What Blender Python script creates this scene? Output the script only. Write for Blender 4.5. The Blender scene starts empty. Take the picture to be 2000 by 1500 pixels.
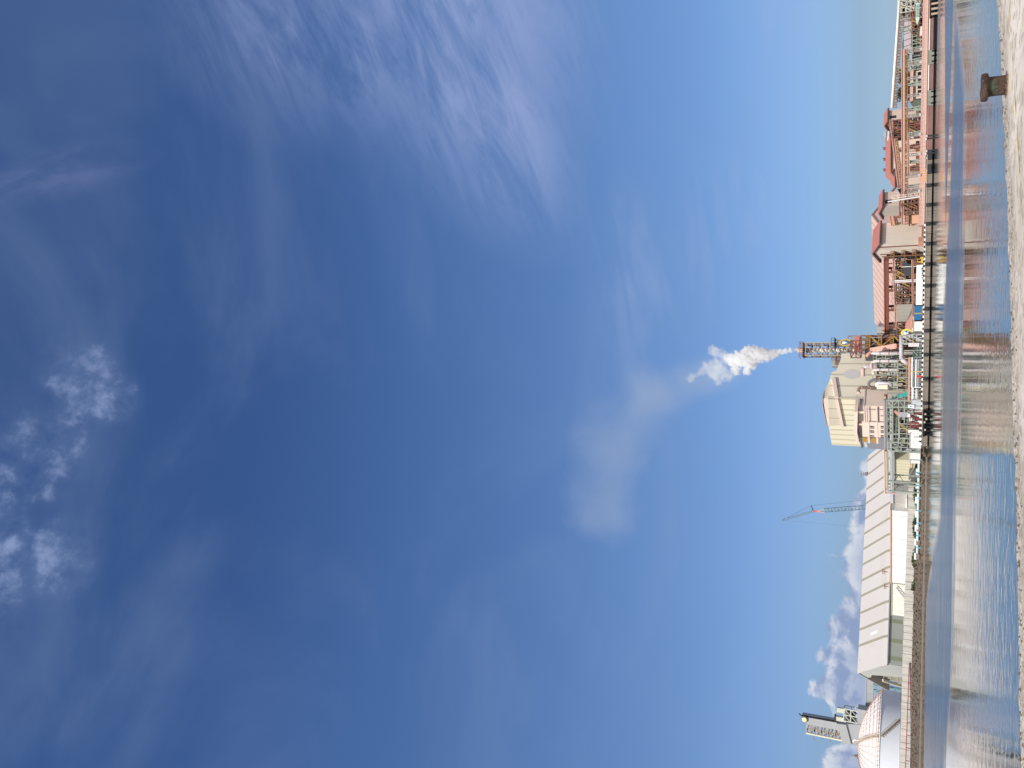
import bpy, math, random
from mathutils import Vector, Matrix
random.seed(7)
SC = bpy.context.scene
COL = SC.collection
R = math.radians
# ------------------------------------------------------------------ camera
HC, GL = 3.4, 1.75                       # eye height and far quay level above the water
FPX, PITCH, ROLL = 1540.0, math.atan(790/1540.0), 0.018
_F = Vector((0, math.cos(PITCH), math.sin(PITCH)))
_R0 = Vector((1, 0, 0)); _U0 = Vector((0, -math.sin(PITCH), math.cos(PITCH)))
_R = _R0*math.cos(ROLL) + _U0*math.sin(ROLL)
_U = _U0*math.cos(ROLL) - _R0*math.sin(ROLL)
cam = bpy.data.objects.new('camera', bpy.data.cameras.new('camera')); COL.objects.link(cam)
cam.matrix_world = Matrix.Translation((0, 0, HC)) @ Matrix((-_U, _R, -_F)).transposed().to_4x4()
cam.data.sensor_width = 36; cam.data.sensor_fit = 'HORIZONTAL'; cam.data.lens = 36*FPX/2000
cam.data.clip_end = 30000; cam.data.clip_start = 0.1
SC.camera = cam
SC.render.resolution_x, SC.render.resolution_y = 1024, 768
# ------------------------------------------------------------------ sun, exposure
SUN_AZ, SUN_EL = 199.0, 42.0             # azimuth clockwise from +Y
sd = Vector((math.sin(R(SUN_AZ))*math.cos(R(SUN_EL)), math.cos(R(SUN_AZ))*math.cos(R(SUN_EL)), math.sin(R(SUN_EL))))
sl = bpy.data.lights.new('sun', 'SUN'); sl.energy = 4.2; sl.angle = R(0.5); sl.color = (1, .955, .89)
so = bpy.data.objects.new('sun', sl); COL.objects.link(so)
so.rotation_euler = sd.to_track_quat('Z', 'Y').to_euler(); so.location = (-100, -100, 200)
SC.view_settings.view_transform = 'Standard'; SC.view_settings.look = 'None'
SC.view_settings.exposure = 0; SC.view_settings.gamma = 1
SC.cycles.volume_step_rate = .25; SC.cycles.volume_max_steps = 200; SC.cycles.volume_bounces = 14
SC.cycles.transparent_max_bounces = 12

def ray(x, y):                            # world direction through a point of the photograph's frame
    return _F - _U*((x-1000)/FPX) + _R*((750-y)/FPX)
def at(x, y, D):                          # world point at forward distance D
    d = ray(x, y); t = D/d.y
    return Vector((d.x*t, D, HC+d.z*t))
def onz(x, y, z):
    d = ray(x, y); t = (z-HC)/d.z
    return Vector((d.x*t, d.y*t, z))
# ------------------------------------------------------------------ node helpers
class NT:
    def __init__(s, nt): s.nt = nt
    def n(s, typ, ins=None, **kw):
        o = s.nt.nodes.new(typ)
        for k, v in kw.items(): setattr(o, k, v)
        for k, v in (ins or {}).items():
            if isinstance(v, bpy.types.NodeSocket): s.nt.links.new(v, o.inputs[k])
            else: o.inputs[k].default_value = v
        return o
    def m(s, op, a, b=0.0, c=0.0, clamp=False):
        o = s.nt.nodes.new('ShaderNodeMath'); o.operation = op; o.use_clamp = clamp
        for i, v in enumerate((a, b, c)):
            if isinstance(v, bpy.types.NodeSocket): s.nt.links.new(v, o.inputs[i])
            else: o.inputs[i].default_value = v
        return o.outputs[0]
    def dot(s, v, c):
        o = s.n('ShaderNodeVectorMath', {0: v, 1: tuple(c)}, operation='DOT_PRODUCT'); return o.outputs['Value']
    def mr(s, v, a, b, c=0.0, d=1.0, smooth=True):
        o = s.n('ShaderNodeMapRange', {0: v, 1: a, 2: b, 3: c, 4: d}, interpolation_type='SMOOTHSTEP' if smooth else 'LINEAR', clamp=True)
        return o.outputs[0]
    def xyz(s, a, b, c):
        return s.n('ShaderNodeCombineXYZ', {0: a, 1: b, 2: c}).outputs[0]
    def noise(s, v, scale, det=4, rough=.5, dist=0.0, out=0, lac=2.0):
        return s.n('ShaderNodeTexNoise', {'Vector': v, 'Scale': scale, 'Detail': det, 'Roughness': rough, 'Distortion': dist, 'Lacunarity': lac}).outputs[out]
    def mix(s, f, a, b, mode='MIX'):
        o = s.nt.nodes.new('ShaderNodeMix'); o.data_type = 'RGBA'; o.blend_type = mode
        for i, v in ((0, f), (6, a), (7, b)):
            if isinstance(v, bpy.types.NodeSocket): s.nt.links.new(v, o.inputs[i])
            else: o.inputs[i].default_value = (v if i == 0 else (tuple(v)+(1,))[:4])
        return o.outputs[2]
def lin(c):
    return tuple(((v/255+.055)/1.055)**2.4 if v/255 > .04045 else v/255/12.92 for v in c)
# ------------------------------------------------------------------ world
W = bpy.data.worlds.new('World'); SC.world = W; W.use_nodes = True
W.node_tree.nodes.clear(); w = NT(W.node_tree)
sky = w.n('ShaderNodeTexSky', sky_type='NISHITA', sun_disc=False)
sky.sun_elevation = R(SUN_EL); sky.sun_rotation = R(SUN_AZ); sky.altitude = 0
sky.air_density = 1.0; sky.dust_density = 0.6; sky.ozone_density = 2.0
DIR = w.n('ShaderNodeTexCoord').outputs['Generated']
SKYS = 0.085
def patch(x, y, rot=0.0, along=None):                 # tangent coordinates (radian-like) round one direction of the sky
    c = ray(x, y).normalized()
    z = Vector((0, 0, 1)); e1 = z.cross(c).normalized()*-1; e2 = e1.cross(c).normalized()
    if e2.z < 0: e2 = -e2
    if along:
        d = ray(x+along[0]*60, y+along[1]*60); q = d.dot(c); rot = math.atan2(d.dot(e2)/q, d.dot(e1)/q)
    a1 = e1*math.cos(rot)+e2*math.sin(rot); a2 = e2*math.cos(rot)-e1*math.sin(rot)
    k = w.m('MAXIMUM', w.dot(DIR, c), .05)
    a = w.m('DIVIDE', w.dot(DIR, a1), k); b = w.m('DIVIDE', w.dot(DIR, a2), k)
    def conv(px, py):
        d = ray(px, py); q = d.dot(c); return d.dot(a1)/q, d.dot(a2)/q
    return a, b, conv
def blob(a, b, conv, px, py, ra, rb, soft=1.0):
    ca, cb = conv(px, py)
    da = w.m('DIVIDE', w.m('SUBTRACT', a, ca), ra); db = w.m('DIVIDE', w.m('SUBTRACT', b, cb), rb)
    r = w.m('SQRT', w.m('ADD', w.m('MULTIPLY', da, da), w.m('MULTIPLY', db, db)))
    return w.mr(r, 1.0, 0.0)
def vmax(l):
    r = l[0]
    for v in l[1:]: r = w.m('MAXIMUM', r, v)
    return r
col = w.n('ShaderNodeVectorMath', {0: sky.outputs[0], 'Scale': SKYS}, operation='SCALE').outputs[0]
el = w.dot(DIR, (0, 0, 1))
TINT = [(0.021, (0.584, 0.799, 1.308)), (0.058, (0.582, 0.704, 1.015)), (0.102, (0.696, 0.843, 1.167)), (0.159, (0.767, 0.925, 1.254)), (0.248, (0.822, 0.999, 1.301)), (0.338, (0.877, 1.084, 1.406)), (0.567, (0.81, 1.09, 1.522)), (0.709, (0.639, 0.912, 1.377)), (0.866, (0.665, 0.955, 1.381))]   # air colour by elevation (maritime haze over the plain Nishita sky), scaled by 1/2
rp = w.n('ShaderNodeValToRGB', {0: el})
while len(rp.color_ramp.elements) < len(TINT): rp.color_ramp.elements.new(.5)
for e_, (p_, c_) in zip(rp.color_ramp.elements, TINT): e_.position = p_
for e_, (p_, c_) in zip(rp.color_ramp.elements, TINT): e_.color = (c_[0]/2, c_[1]/2, c_[2]/2, 1)
SKYTINT = w.n('ShaderNodeVectorMath', {0: rp.outputs[0], 'Scale': 2.0}, operation='SCALE').outputs[0]
col = w.mix(1.0, col, SKYTINT, 'MULTIPLY')
# thin high veil, everywhere, weak
v3 = w.n('ShaderNodeVectorMath', {0: DIR, 1: (1.0, 1.0, 2.2)}, operation='MULTIPLY').outputs[0]
veil = w.mr(w.noise(v3, 2.6, 5, .55, .6), .42, .8)
col = w.mix(w.m('MULTIPLY', veil, .17), col, lin((150, 170, 205)))
# cirrus (upper right of the upright scene)
a, b, cv = patch(880, 130, along=(.40, .92))
cm = vmax([blob(a, b, cv, 900, 100, .29, .15), blob(a, b, cv, 900, 10, .26, .22), w.m('MULTIPLY', blob(a, b, cv, 560, 10, .18, .18), .6), w.m('MULTIPLY', blob(a, b, cv, 700, 60, .18, .12), .65),
           blob(a, b, cv, 985, 200, .22, .085)])
stre = w.noise(w.xyz(w.m('MULTIPLY', a, 2.4), w.m('MULTIPLY', b, 8.0), 0.3), 1.8, 10, .60, .9)
fine = w.noise(w.xyz(w.m('MULTIPLY', a, 5.0), w.m('MULTIPLY', b, 24.0), 1.3), 1.9, 8, .66, 1.0)
ci = w.m('MULTIPLY', cm, w.mr(w.m('ADD', w.m('MULTIPLY', stre, .62), w.m('MULTIPLY', fine, .38)), .33, .62))
col = w.mix(w.m('MULTIPLY', cm, .10), col, lin((140, 160, 208)))
col = w.mix(w.m('MULTIPLY', ci, .80), col, lin((152, 170, 214)))
# thin streaks low on the right
a, b, cv = patch(1400, 200, along=(.12, 1.0))
cm = vmax([blob(a, b, cv, 1500, 80, .16, .05), blob(a, b, cv, 1480, 400, .10, .04), blob(a, b, cv, 1380, 480, .14, .05), blob(a, b, cv, 1240, 560, .16, .08)])
st2 = w.noise(w.xyz(w.m('MULTIPLY', a, 3.0), w.m('MULTIPLY', b, 14.0), 4.3), 2.0, 5, .5, .4)
col = w.mix(w.m('MULTIPLY', w.m('MULTIPLY', cm, w.mr(st2, .4, .7)), .35), col, lin((160, 180, 220)))
# small ragged puffs overhead
a, b, cv = patch(90, 950, 0)
cm = vmax([blob(a, b, cv, 115, 1100, .06, .055), blob(a, b, cv, 15, 960, .055, .04), blob(a, b, cv, 0, 1130, .075, .05), w.m('MULTIPLY', blob(a, b, cv, 225, 778, .045, .04), .75),
           w.m('MULTIPLY', blob(a, b, cv, 115, 712, .045, .03), .6), w.m('MULTIPLY', blob(a, b, cv, 40, 850, .05, .04), .75),
           w.m('MULTIPLY', blob(a, b, cv, 170, 740, .06, .05), .8), w.m('MULTIPLY', blob(a, b, cv, 100, 880, .075, .05), .65), blob(a, b, cv, 5, 1060, .06, .04)])
pf = w.noise(w.xyz(a, b, .7), 26.0, 10, .62, .1)
pu = w.mr(w.m('ADD', w.m('MULTIPLY', cm, .50), w.m('MULTIPLY', w.m('SUBTRACT', pf, .5), 2.9)), .24, .95)
pu = w.m('MULTIPLY', pu, w.mr(cm, .0, .25))
col = w.mix(w.m('MULTIPLY', pu, .58), col, lin((158, 176, 218)))
col = w.mix(w.m('MULTIPLY', w.m('MULTIPLY', cm, w.mr(pf, .30, .6)), .26), col, lin((150, 170, 210)))
a, b, cv = patch(120, 335, along=(.97, -.24))
cm = blob(a, b, cv, 120, 335, .13, .035)
col = w.mix(w.m('MULTIPLY', w.m('MULTIPLY', cm, w.mr(w.noise(w.xyz(w.m('MULTIPLY', a, 3), w.m('MULTIPLY', b, 9), 0), 3.0, 5, .55, .5), .35, .65)), .28), col, lin((140, 150, 195)))
# cumulus bank low on the left
a, b, cv = patch(1650, 1270, 0)
tops = [(1500, 1612), (1470, 1625), (1440, 1680), (1415, 1668), (1385, 1640), (1350, 1592), (1325, 1600), (1300, 1612), (1280, 1600), (1250, 1640), (1225, 1618), (1190, 1622), (1160, 1632), (1120, 1622), (1090, 1622), (1070, 1645), (1040, 1660), (1000, 1662), (968, 1652), (945, 1690), (915, 1672), (885, 1690), (860, 1720), (840, 1760)]
pts = sorted((cv(px, py)) for py, px in tops)
fc = w.n('ShaderNodeFloatCurve'); A0, A1 = pts[0][0]-.02, pts[-1][0]+.02
w.nt.links.new(w.mr(a, A0, A1, 0, 1, False), fc.inputs['Value'])
cu = fc.mapping.curves[0]; cu.points[0].location = (0, .0); cu.points[1].location = (1, .0)
B0, B1 = cv(1800, 1270)[1]-.02, cv(1560, 1270)[1]
for (pa, pb) in pts: cu.points.new((pa-A0)/(A1-A0), max(0, min(1, (pb-B0)/(B1-B0))))
cu.points[0].location = (0, cu.points[1].location[1])
fc.mapping.update()
top = w.m('MULTIPLY_ADD', fc.outputs[0], B1-B0, B0)
def cdens(oa, ob):
    na = w.m('ADD', a, oa); nb = w.m('ADD', b, ob)
    v = w.xyz(na, w.m('MULTIPLY', nb, 1.25), .37)
    f1 = w.m('SUBTRACT', w.noise(v, 26.0, 8, .58, .25), .5)
    f0 = w.m('SUBTRACT', w.noise(v, 9.0, 3, .5), .5)
    vv = w.n('ShaderNodeVectorMath', {0: v, 1: w.n('ShaderNodeVectorMath', {0: w.noise(v, 60.0, 3, .6, 0, 1), 'Scale': .016}, operation='SCALE').outputs[0]}, operation='ADD').outputs[0]
    vo = w.n('ShaderNodeTexVoronoi', {'Vector': vv, 'Scale': 34.0}, feature='SMOOTH_F1').outputs[0]
    f0 = w.m('ADD', f0, w.m('MULTIPLY', w.m('SUBTRACT', .42, vo), .42))
    h = w.m('SUBTRACT', w.m('ADD', top, .001), nb)
    return w.m('ADD', w.m('ADD', h, w.m('MULTIPLY', f1, .07)), w.m('MULTIPLY', f0, .055))
d0 = cdens(0, 0); d1 = cdens(-.008, .010)
cov = w.mr(d0, -.002, .010)
lit = w.mr(w.m('SUBTRACT', d0, d1), .002, .020)
deep = w.mr(d0, .004, .05)
ccol = w.mix(w.m('MULTIPLY', lit, w.m('SUBTRACT', 1.0, w.m('MULTIPLY', deep, .72))), lin((143, 161, 198)), lin((220, 224, 234)))
low = w.mr(b, B0+.02, B0+.075)
ccol = w.mix(w.m('SUBTRACT', 1.0, low), ccol, lin((146, 172, 205)))
cov = w.m('MULTIPLY', cov, w.m('MULTIPLY', w.mr(a, A1-.02, A1-.055), .92))
cov = w.m('MULTIPLY', cov, w.mr(b, B0+.0, B0+.05))
cov = w.m('MULTIPLY', cov, w.mr(w.dot(DIR, ray(1650, 1270).normalized()), .7, .8))
col = w.mix(cov, col, ccol)
sg = w.mr(w.dot(DIR, sd), .30, .97)          # whitish glow added to the unseen sky round the sun, as neutral fill
col = w.mix(w.m('MULTIPLY', sg, .85), col, (1.15, 1.08, 1.0))
bg = w.n('ShaderNodeBackground', {'Color': col, 'Strength': 1.0})
wo = w.n('ShaderNodeOutputWorld', {'Surface': bg.outputs[0]})
# ------------------------------------------------------------------ materials
MATS = {}
def mat(name, rgb, rough=.7, var=.18, scale=.35, streak=0.0, rib=None, ribd=.25, metal=0.0, dirt=None, dirtamt=.3, bump=0.0, spec=.4, ribw=.18):
    """rgb is linear base colour; rib=(axis, spacing metres); streak = vertical weather streaks"""
    if name in MATS: return MATS[name]
    m = bpy.data.materials.new(name); m.use_nodes = True; m.node_tree.nodes.clear(); q = NT(m.node_tree)
    co = q.n('ShaderNodeTexCoord').outputs['Object']
    n1 = q.noise(co, scale, 6, .6)
    f = q.m('MULTIPLY_ADD', n1, 2*var, 1-var)
    c = q.n('ShaderNodeVectorMath', {0: tuple(rgb), 'Scale': f}, operation='SCALE').outputs[0]
    if streak:
        v = q.n('ShaderNodeVectorMath', {0: co, 1: (1.6, 1.6, .12)}, operation='MULTIPLY').outputs[0]
        s = q.mr(q.noise(v, 1.0, 5, .65), .45, .75)
        c = q.mix(q.m('MULTIPLY', s, streak), c, dirt or tuple(k*.45 for k in rgb))
    if dirt:
        c = q.mix(q.m('MULTIPLY', q.mr(q.noise(co, scale*3+.4, 7, .7, .4), .52, .72), dirtamt), c, dirt)
    nrm = None
    if rib:
        sx = q.n('ShaderNodeSeparateXYZ', {0: co})
        t = {'x': sx.outputs[0], 'y': sx.outputs[1], 'z': sx.outputs[2]}.get(rib[0])
        if rib[0] == 'xy': t = q.m('ADD', sx.outputs[0], sx.outputs[1])
        fr = q.m('FRACT', q.m('DIVIDE', t, rib[1]))
        ln = q.m('LESS_THAN', fr, ribw)
        c = q.mix(q.m('MULTIPLY', ln, ribd), c, tuple(k*.25 for k in rgb))
        bb = q.n('ShaderNodeBump', {'Strength': .35, 'Distance': .08, 'Height': q.m('ABSOLUTE', q.m('SUBTRACT', fr, .5))})
        nrm = bb.outputs[0]
    if bump:
        bb = q.n('ShaderNodeBump', {'Strength': bump, 'Distance': .1, 'Height': q.noise(co, 6.0, 8, .65)}); nrm = bb.outputs[0]
    p = q.n('ShaderNodeBsdfPrincipled', {'Base Color': c, 'Roughness': rough, 'Metallic': metal, 'Specular IOR Level': spec})
    if nrm: q.nt.links.new(nrm, p.inputs['Normal'])
    q.n('ShaderNodeOutputMaterial', {'Surface': p.outputs[0]})
    m.diffuse_color = tuple(rgb)+(1,)
    MATS[name] = m; return m
RUST = (.16, .055, .025)
M = dict(
 cream=lambda: mat('cream_cladding', (.66, .59, .42), .6, .06, .08, .10, ('xy', 2.6), .0),
 creamrib=lambda: mat('cream_ribbed_cladding', (.74, .68, .50), .6, .05, .08, .10, ('y', 3.3), .40, ribw=.22),
 olive=lambda: mat('beige_cladding', (.77, .71, .56), .6, .06, .08, .14, ('x', 5.0), .38, ribw=.15),  # wide rib bands carry the ribs' shade in the colour
 pinkwall=lambda: mat('pink_beige_wall', (.66, .52, .43), .7, .08, .12, .15, ('x', .9), .10),
 facade=lambda: mat('pale_pink_render', (.74, .60, .50), .8, .06, .3, .12),
 trim=lambda: mat('pinkish_trim', (.72, .58, .50), .7, .06),
 pinkroof=lambda: mat('pink_faded_roof', (.57, .40, .335), .6, .08, .1, .10, ('x', 3.2), .75, ribw=.11),
 pinkroof2=lambda: mat('faded_pink_gable_cladding', (.76, .56, .51), .6, .10, .12, .22, ('y', 1.2), .2),
 redroof=lambda: mat('red_roof_sheet', (.44, .175, .14), .6, .18, .3, .15, ('x', 1.1), .25),
 salmon=lambda: mat('salmon_painted_steel', (.55, .28, .215), .6, .20, .4, .12),
 palesalmon=lambda: mat('sunbleached_salmon_sheet', (.58, .35, .28), .6, .14, .4, .12, ('x', 1.5), .15),
 maroon=lambda: mat('dark_red_steel', (.21, .085, .065), .7, .2, .5, .1),
 rust=lambda: mat('rusty_steel', (.24, .12, .075), .8, .3, .8, .2),
 brownsteel=lambda: mat('brown_weathered_steel', (.20, .14, .11), .8, .3, .8),
 yellow=lambda: mat('ochre_painted_steel', (.42, .25, .06), .7, .2, .6),
 green=lambda: mat('pale_green_steel', (.34, .385, .325), .6, .15, .5, .15),
 greywhite=lambda: mat('pale_grey_steel', (.46, .47, .47), .6, .12, .5, .1),
 white=lambda: mat('white_painted_metal', (.80, .79, .77), .5, .04, .2, .07),
 whitepipe=lambda: mat('white_lagged_pipe', (.74, .70, .68), .45, .08, .5, .1, ('z', 2.4), .45, dirt=RUST, dirtamt=.15, ribw=.08),
 whiterib=lambda: mat('white_ribbed_sheet', (.76, .76, .74), .5, .05, .2, .1, ('x', 2.2), .2, ribw=.07),
 roofwhite=lambda: mat('pale_warm_roof_sheet', (.545, .515, .49), .65, .06, .05, .10, ('x', .8), .10),
 strip=lambda: mat('olive_roof_strip', (.30, .27, .21), .7, .15, .4),
 sidewall=lambda: mat('grey_green_cladding', (.33, .35, .32), .7, .06, .1, .1, ('x', 1.0), .08),
 sidestrip=lambda: mat('moss_green_strip', (.23, .25, .17), .7, .15, .4),
 gablewall=lambda: mat('pale_grey_gable_sheet', (.50, .51, .47), .7, .08, .1, .12),
 greyclad=lambda: mat('mid_grey_cladding', (.37, .38, .40), .6, .08, .1, .15, ('z', 6.0), .2, ribw=.05),
 lightgrey=lambda: mat('light_grey_cladding', (.52, .54, .58), .6, .07, .1, .12),
 greyduct=lambda: mat('grey_duct_plate', (.17, .17, .18), .6, .15, .4, .1),
 dark=lambda: mat('dark_machinery', (.035, .035, .04), .8, .4, 1.0),
 black=lambda: mat('black_rubber', (.016, .016, .018), .8, .3, 1.0, spec=.2),
 blackop=lambda: mat('dark_opening', (.02, .02, .022), .9, .3, 1.0, spec=.1),
 concrete=lambda: mat('stained_concrete', (.25, .21, .175), .9, .3, .35, .5, dirt=(.07, .06, .045), dirtamt=.6, bump=.3),
 fence=lambda: mat('pale_concrete_panels', (.52, .50, .46), .9, .16, .3, .55, ('x', 2.6), .45, dirt=(.16, .15, .13), dirtamt=.5, ribw=.07),
 tankwhite=lambda: mat('white_tank_plate', (.72, .74, .80), .45, .03, .1, .06),
 domewhite=lambda: mat('white_dome_sheet', (.78, .71, .69), .5, .05, .2, .08),
 rib=lambda: mat('brown_dome_rib', (.38, .23, .18), .7, .2, .4),
 walkway=lambda: mat('tan_walkway_steel', (.46, .38, .28), .7, .2, .5),
 teal=lambda: mat('teal_enamel', (.04, .33, .30), .4, .1, .5),
 paleblue=lambda: mat('pale_blue_pipe_jacket', (.52, .68, .72), .5, .08, .5),
 blue=lambda: mat('deep_blue_hull_paint', (.03, .14, .30), .5, .15, .5),
 craneblue=lambda: mat('blue_grey_crane_steel', (.16, .25, .33), .6, .1, .5),
 cranered=lambda: mat('red_crane_steel', (.60, .12, .07), .6, .1, .5),
 red=lambda: mat('bright_red_paint', (.60, .04, .05), .5, .1, .5),
 mauve=lambda: mat('mauve_grey_roof', (.36, .31, .34), .7, .08, .3, .1),
 orange=lambda: mat('orange_hazard_paint', (.75, .30, .05), .5, .1),
 cementwhite=lambda: mat('white_tarpaulin', (.80, .81, .80), .6, .04, .3, .05, ('x', 1.6), .2, ribw=.06),
 emyellow=lambda: mat('sign_yellow', (.75, .68, .14), .5, .03),
 emblue=lambda: mat('sign_blue', (.06, .14, .42), .5, .03),
 emwhite=lambda: mat('sign_white', (.82, .84, .86), .5, .03),
 emgreen=lambda: mat('sign_green', (.12, .35, .16), .5, .03),
)
def g(k): return M[k]() if isinstance(k, str) else k
# ------------------------------------------------------------------ mesh builder
class MB:
    def __init__(s): s.v = []; s.f = []
    def add(s, vs, fs):
        b = len(s.v); s.v += [tuple(v) for v in vs]; s.f += [tuple(i+b for i in f) for f in fs]; return s
    def box(s, x0, x1, y0, y1, z0, z1):
        if x0 > x1: x0, x1 = x1, x0
        if y0 > y1: y0, y1 = y1, y0
        if z0 > z1: z0, z1 = z1, z0
        return s.add([(x0,y0,z0),(x1,y0,z0),(x1,y1,z0),(x0,y1,z0),(x0,y0,z1),(x1,y0,z1),(x1,y1,z1),(x0,y1,z1)],
                     [(0,3,2,1),(4,5,6,7),(0,1,5,4),(1,2,6,5),(2,3,7,6),(3,0,4,7)])
    def prism(s, poly, y0, y1):           # poly of (x,z) extruded along y
        n = len(poly); return s.add([(a, y0, b) for a, b in poly]+[(a, y1, b) for a, b in poly],
            [tuple(range(n)), tuple(range(2*n-1, n-1, -1))]+[((i+1) % n, i, i+n, (i+1) % n+n) for i in range(n)])
    def prismx(s, poly, x0, x1):          # poly of (y,z) extruded along x
        n = len(poly); return s.add([(x0, a, b) for a, b in poly]+[(x1, a, b) for a, b in poly],
            [tuple(range(n)), tuple(range(2*n-1, n-1, -1))]+[((i+1) % n, i, i+n, (i+1) % n+n) for i in range(n)])
    def bar(s, p, q, w, h=None):
        p, q = Vector(p), Vector(q); d = q-p
        if d.length < 1e-6: return s
        d.normalize(); up = Vector((0, 0, 1)) if abs(d.z) < .95 else Vector((0, 1, 0))
        a = d.cross(up).normalized()*(w/2); b = a.normalized().cross(d).normalized()*((h or w)/2)
        vs = [p-a-b, p+a-b, p+a+b, p-a+b, q-a-b, q+a-b, q+a+b, q-a+b]
        return s.add(vs, [(0,3,2,1),(4,5,6,7),(0,1,5,4),(1,2,6,5),(2,3,7,6),(3,0,4,7)])
    def tube(s, pts, r, n=10, cap=True):
        pts = [Vector(p) for p in pts]; rs = r if isinstance(r, (list, tuple)) else [r]*len(pts)
        base = len(s.v); prev = None
        for i, p in enumerate(pts):
            d = (pts[min(i+1, len(pts)-1)]-pts[max(i-1, 0)]).normalized()
            if prev is None:
                up = Vector((0, 0, 1)) if abs(d.z) < .9 else Vector((1, 0, 0)); a = d.cross(up).normalized()
            else: a = (prev-d*prev.dot(d)).normalized()
            prev = a; b = d.cross(a)
            s.v += [tuple(p+(a*math.cos(t)+b*math.sin(t))*rs[i]) for t in [2*math.pi*k/n for k in range(n)]]
        for i in range(len(pts)-1):
            for k in range(n):
                s.f.append((base+i*n+k, base+i*n+(k+1) % n, base+(i+1)*n+(k+1) % n, base+(i+1)*n+k))
        if cap:
            s.f.append(tuple(base+k for k in range(n-1, -1, -1))); e = base+(len(pts)-1)*n; s.f.append(tuple(e+k for k in range(n)))
        return s
    def lathe(s, prof, cx=0, cy=0, n=24, a0=0, a1=2*math.pi):
        full = abs(a1-a0-2*math.pi) < 1e-6; m = n if full else n+1; base = len(s.v)
        for r, z in prof: s.v += [(cx+r*math.cos(a0+(a1-a0)*k/n), cy+r*math.sin(a0+(a1-a0)*k/n), z) for k in range(m)]
        for i in range(len(prof)-1):
            for k in range(n): s.f.append((base+i*m+k, base+i*m+(k+1) % m, base+(i+1)*m+(k+1) % m, base+(i+1)*m+k))
        return s
    def lattice(s, x0, x1, y0, y1, z0, z1, nz, w, diag=True, taper=0.0):
        cs = []
        for i in range(nz+1):
            t = i/nz; z = z0+(z1-z0)*t; k = taper*t
            cs.append([(x0+k, y0+k, z), (x1-k, y0+k, z), (x1-k, y1-k, z), (x0+k, y1-k, z)])
        for j in range(4): s.bar(cs[0][j], cs[-1][j], w)
        for i in range(nz+1):
            for j in range(4): s.bar(cs[i][j], cs[i][(j+1) % 4], w*.8)
        if diag:
            for i in range(nz):
                for j in range(4):
                    if (i+j) % 2: s.bar(cs[i][j], cs[i+1][(j+1) % 4], w*.6)
                    else: s.bar(cs[i][(j+1) % 4], cs[i+1][j], w*.6)
        return s
    def grid(s, x0, x1, y, z0, z1, nx, nz, w, diag=0, d=None):   # planar steel frame
        d = d or w
        xs = [x0+(x1-x0)*i/nx for i in range(nx+1)]; zs = [z0+(z1-z0)*i/nz for i in range(nz+1)]
        for x in xs: s.bar((x, y, z0), (x, y, z1), w)
        for z in zs[1:]: s.bar((x0, y+.01, z), (x1, y+.01, z), w)
        if diag:
            for i in range(nx):
                for j in range(nz):
                    if (i+j) % diag == 0: s.bar((xs[i], y+.02, zs[j]), (xs[i+1], y+.02, zs[j+1]), w*.6)
        return s
    def truss(s, p, q, w, h, n, t):       # box truss from p to q (centre line)
        p, q = Vector(p), Vector(q); d = (q-p).normalized(); a = d.cross(Vector((0, 0, 1)))
        a = (a.normalized() if a.length > .05 else Vector((1, 0, 0)))*w/2; b = a.normalized().cross(d).normalized()*h/2
        cs = [[p+(q-p)*i/n+o for o in (-a-b, a-b, a+b, -a+b)] for i in range(n+1)]
        for j in range(4): s.bar(cs[0][j], cs[-1][j], t)
        for i in range(n+1):
            for j in range(4): s.bar(cs[i][j], cs[i][(j+1) % 4], t*.7)
        for i in range(n):
            for j in range(4):
                s.bar(cs[i][(j+i) % 2 and j or (j+1) % 4], cs[i+1][(j+i) % 2 and (j+1) % 4 or j], t*.6)
        return s
def obj(name, mb, m, parent=None, smooth=False):
    me = bpy.data.meshes.new(name); me.from_pydata(mb.v, [], mb.f); me.update()
    if smooth:
        for p in me.polygons: p.use_smooth = True
    o = bpy.data.objects.new(name, me); COL.objects.link(o)
    if m: me.materials.append(g(m))
    if parent: o.parent = parent
    return o
def tag(o, label=None, cat=None, group=None, kind=None):
    for k, v in (('label', label), ('category', cat), ('group', group), ('kind', kind)):
        if v: o[k] = v
    return o
class Fr:                                 # a building's own frame: x along its front, y away, z up from the ground
    def __init__(s, x, y, D, th=0.0, z=GL):
        s.o = at(x, y, D); s.o.z = z; s.th = R(th)
        s.ex = Vector((math.cos(s.th), math.sin(s.th), 0)); s.ey = Vector((-math.sin(s.th), math.cos(s.th), 0))
    def p(s, x, y, yl=0.0):               # local (x, z) where that line of sight meets the plane y = yl
        d = ray(x, y); C = Vector((0, 0, HC))-s.o
        t = (yl-C.dot(s.ey))/d.dot(s.ey); q = C+d*t
        return q.dot(s.ex), q.z
    def q(s, x, y, xl=0.0):               # local (y, z) on the plane x = xl
        d = ray(x, y); C = Vector((0, 0, HC))-s.o
        t = (xl-C.dot(s.ex))/d.dot(s.ex); q = C+d*t
        return q.dot(s.ey), q.z
def thing(name, label, cat, fr, group=None):
    e = bpy.data.objects.new(name, None); COL.objects.link(e); e.empty_display_size = 1
    e.location = fr.o; e.rotation_euler = (0, 0, fr.th); tag(e, label, cat, group); return e
def dup(root, loc, rotz=None, label=None):
    r = root.copy(); COL.objects.link(r); r.location = loc
    if rotz is not None: r.rotation_euler = (0, 0, rotz)
    if label: r['label'] = label
    for ch in list(root.children):
        c = ch.copy(); COL.objects.link(c); c.parent = r
        for gg in ch.children:
            d = gg.copy(); COL.objects.link(d); d.parent = c
    return r
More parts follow.
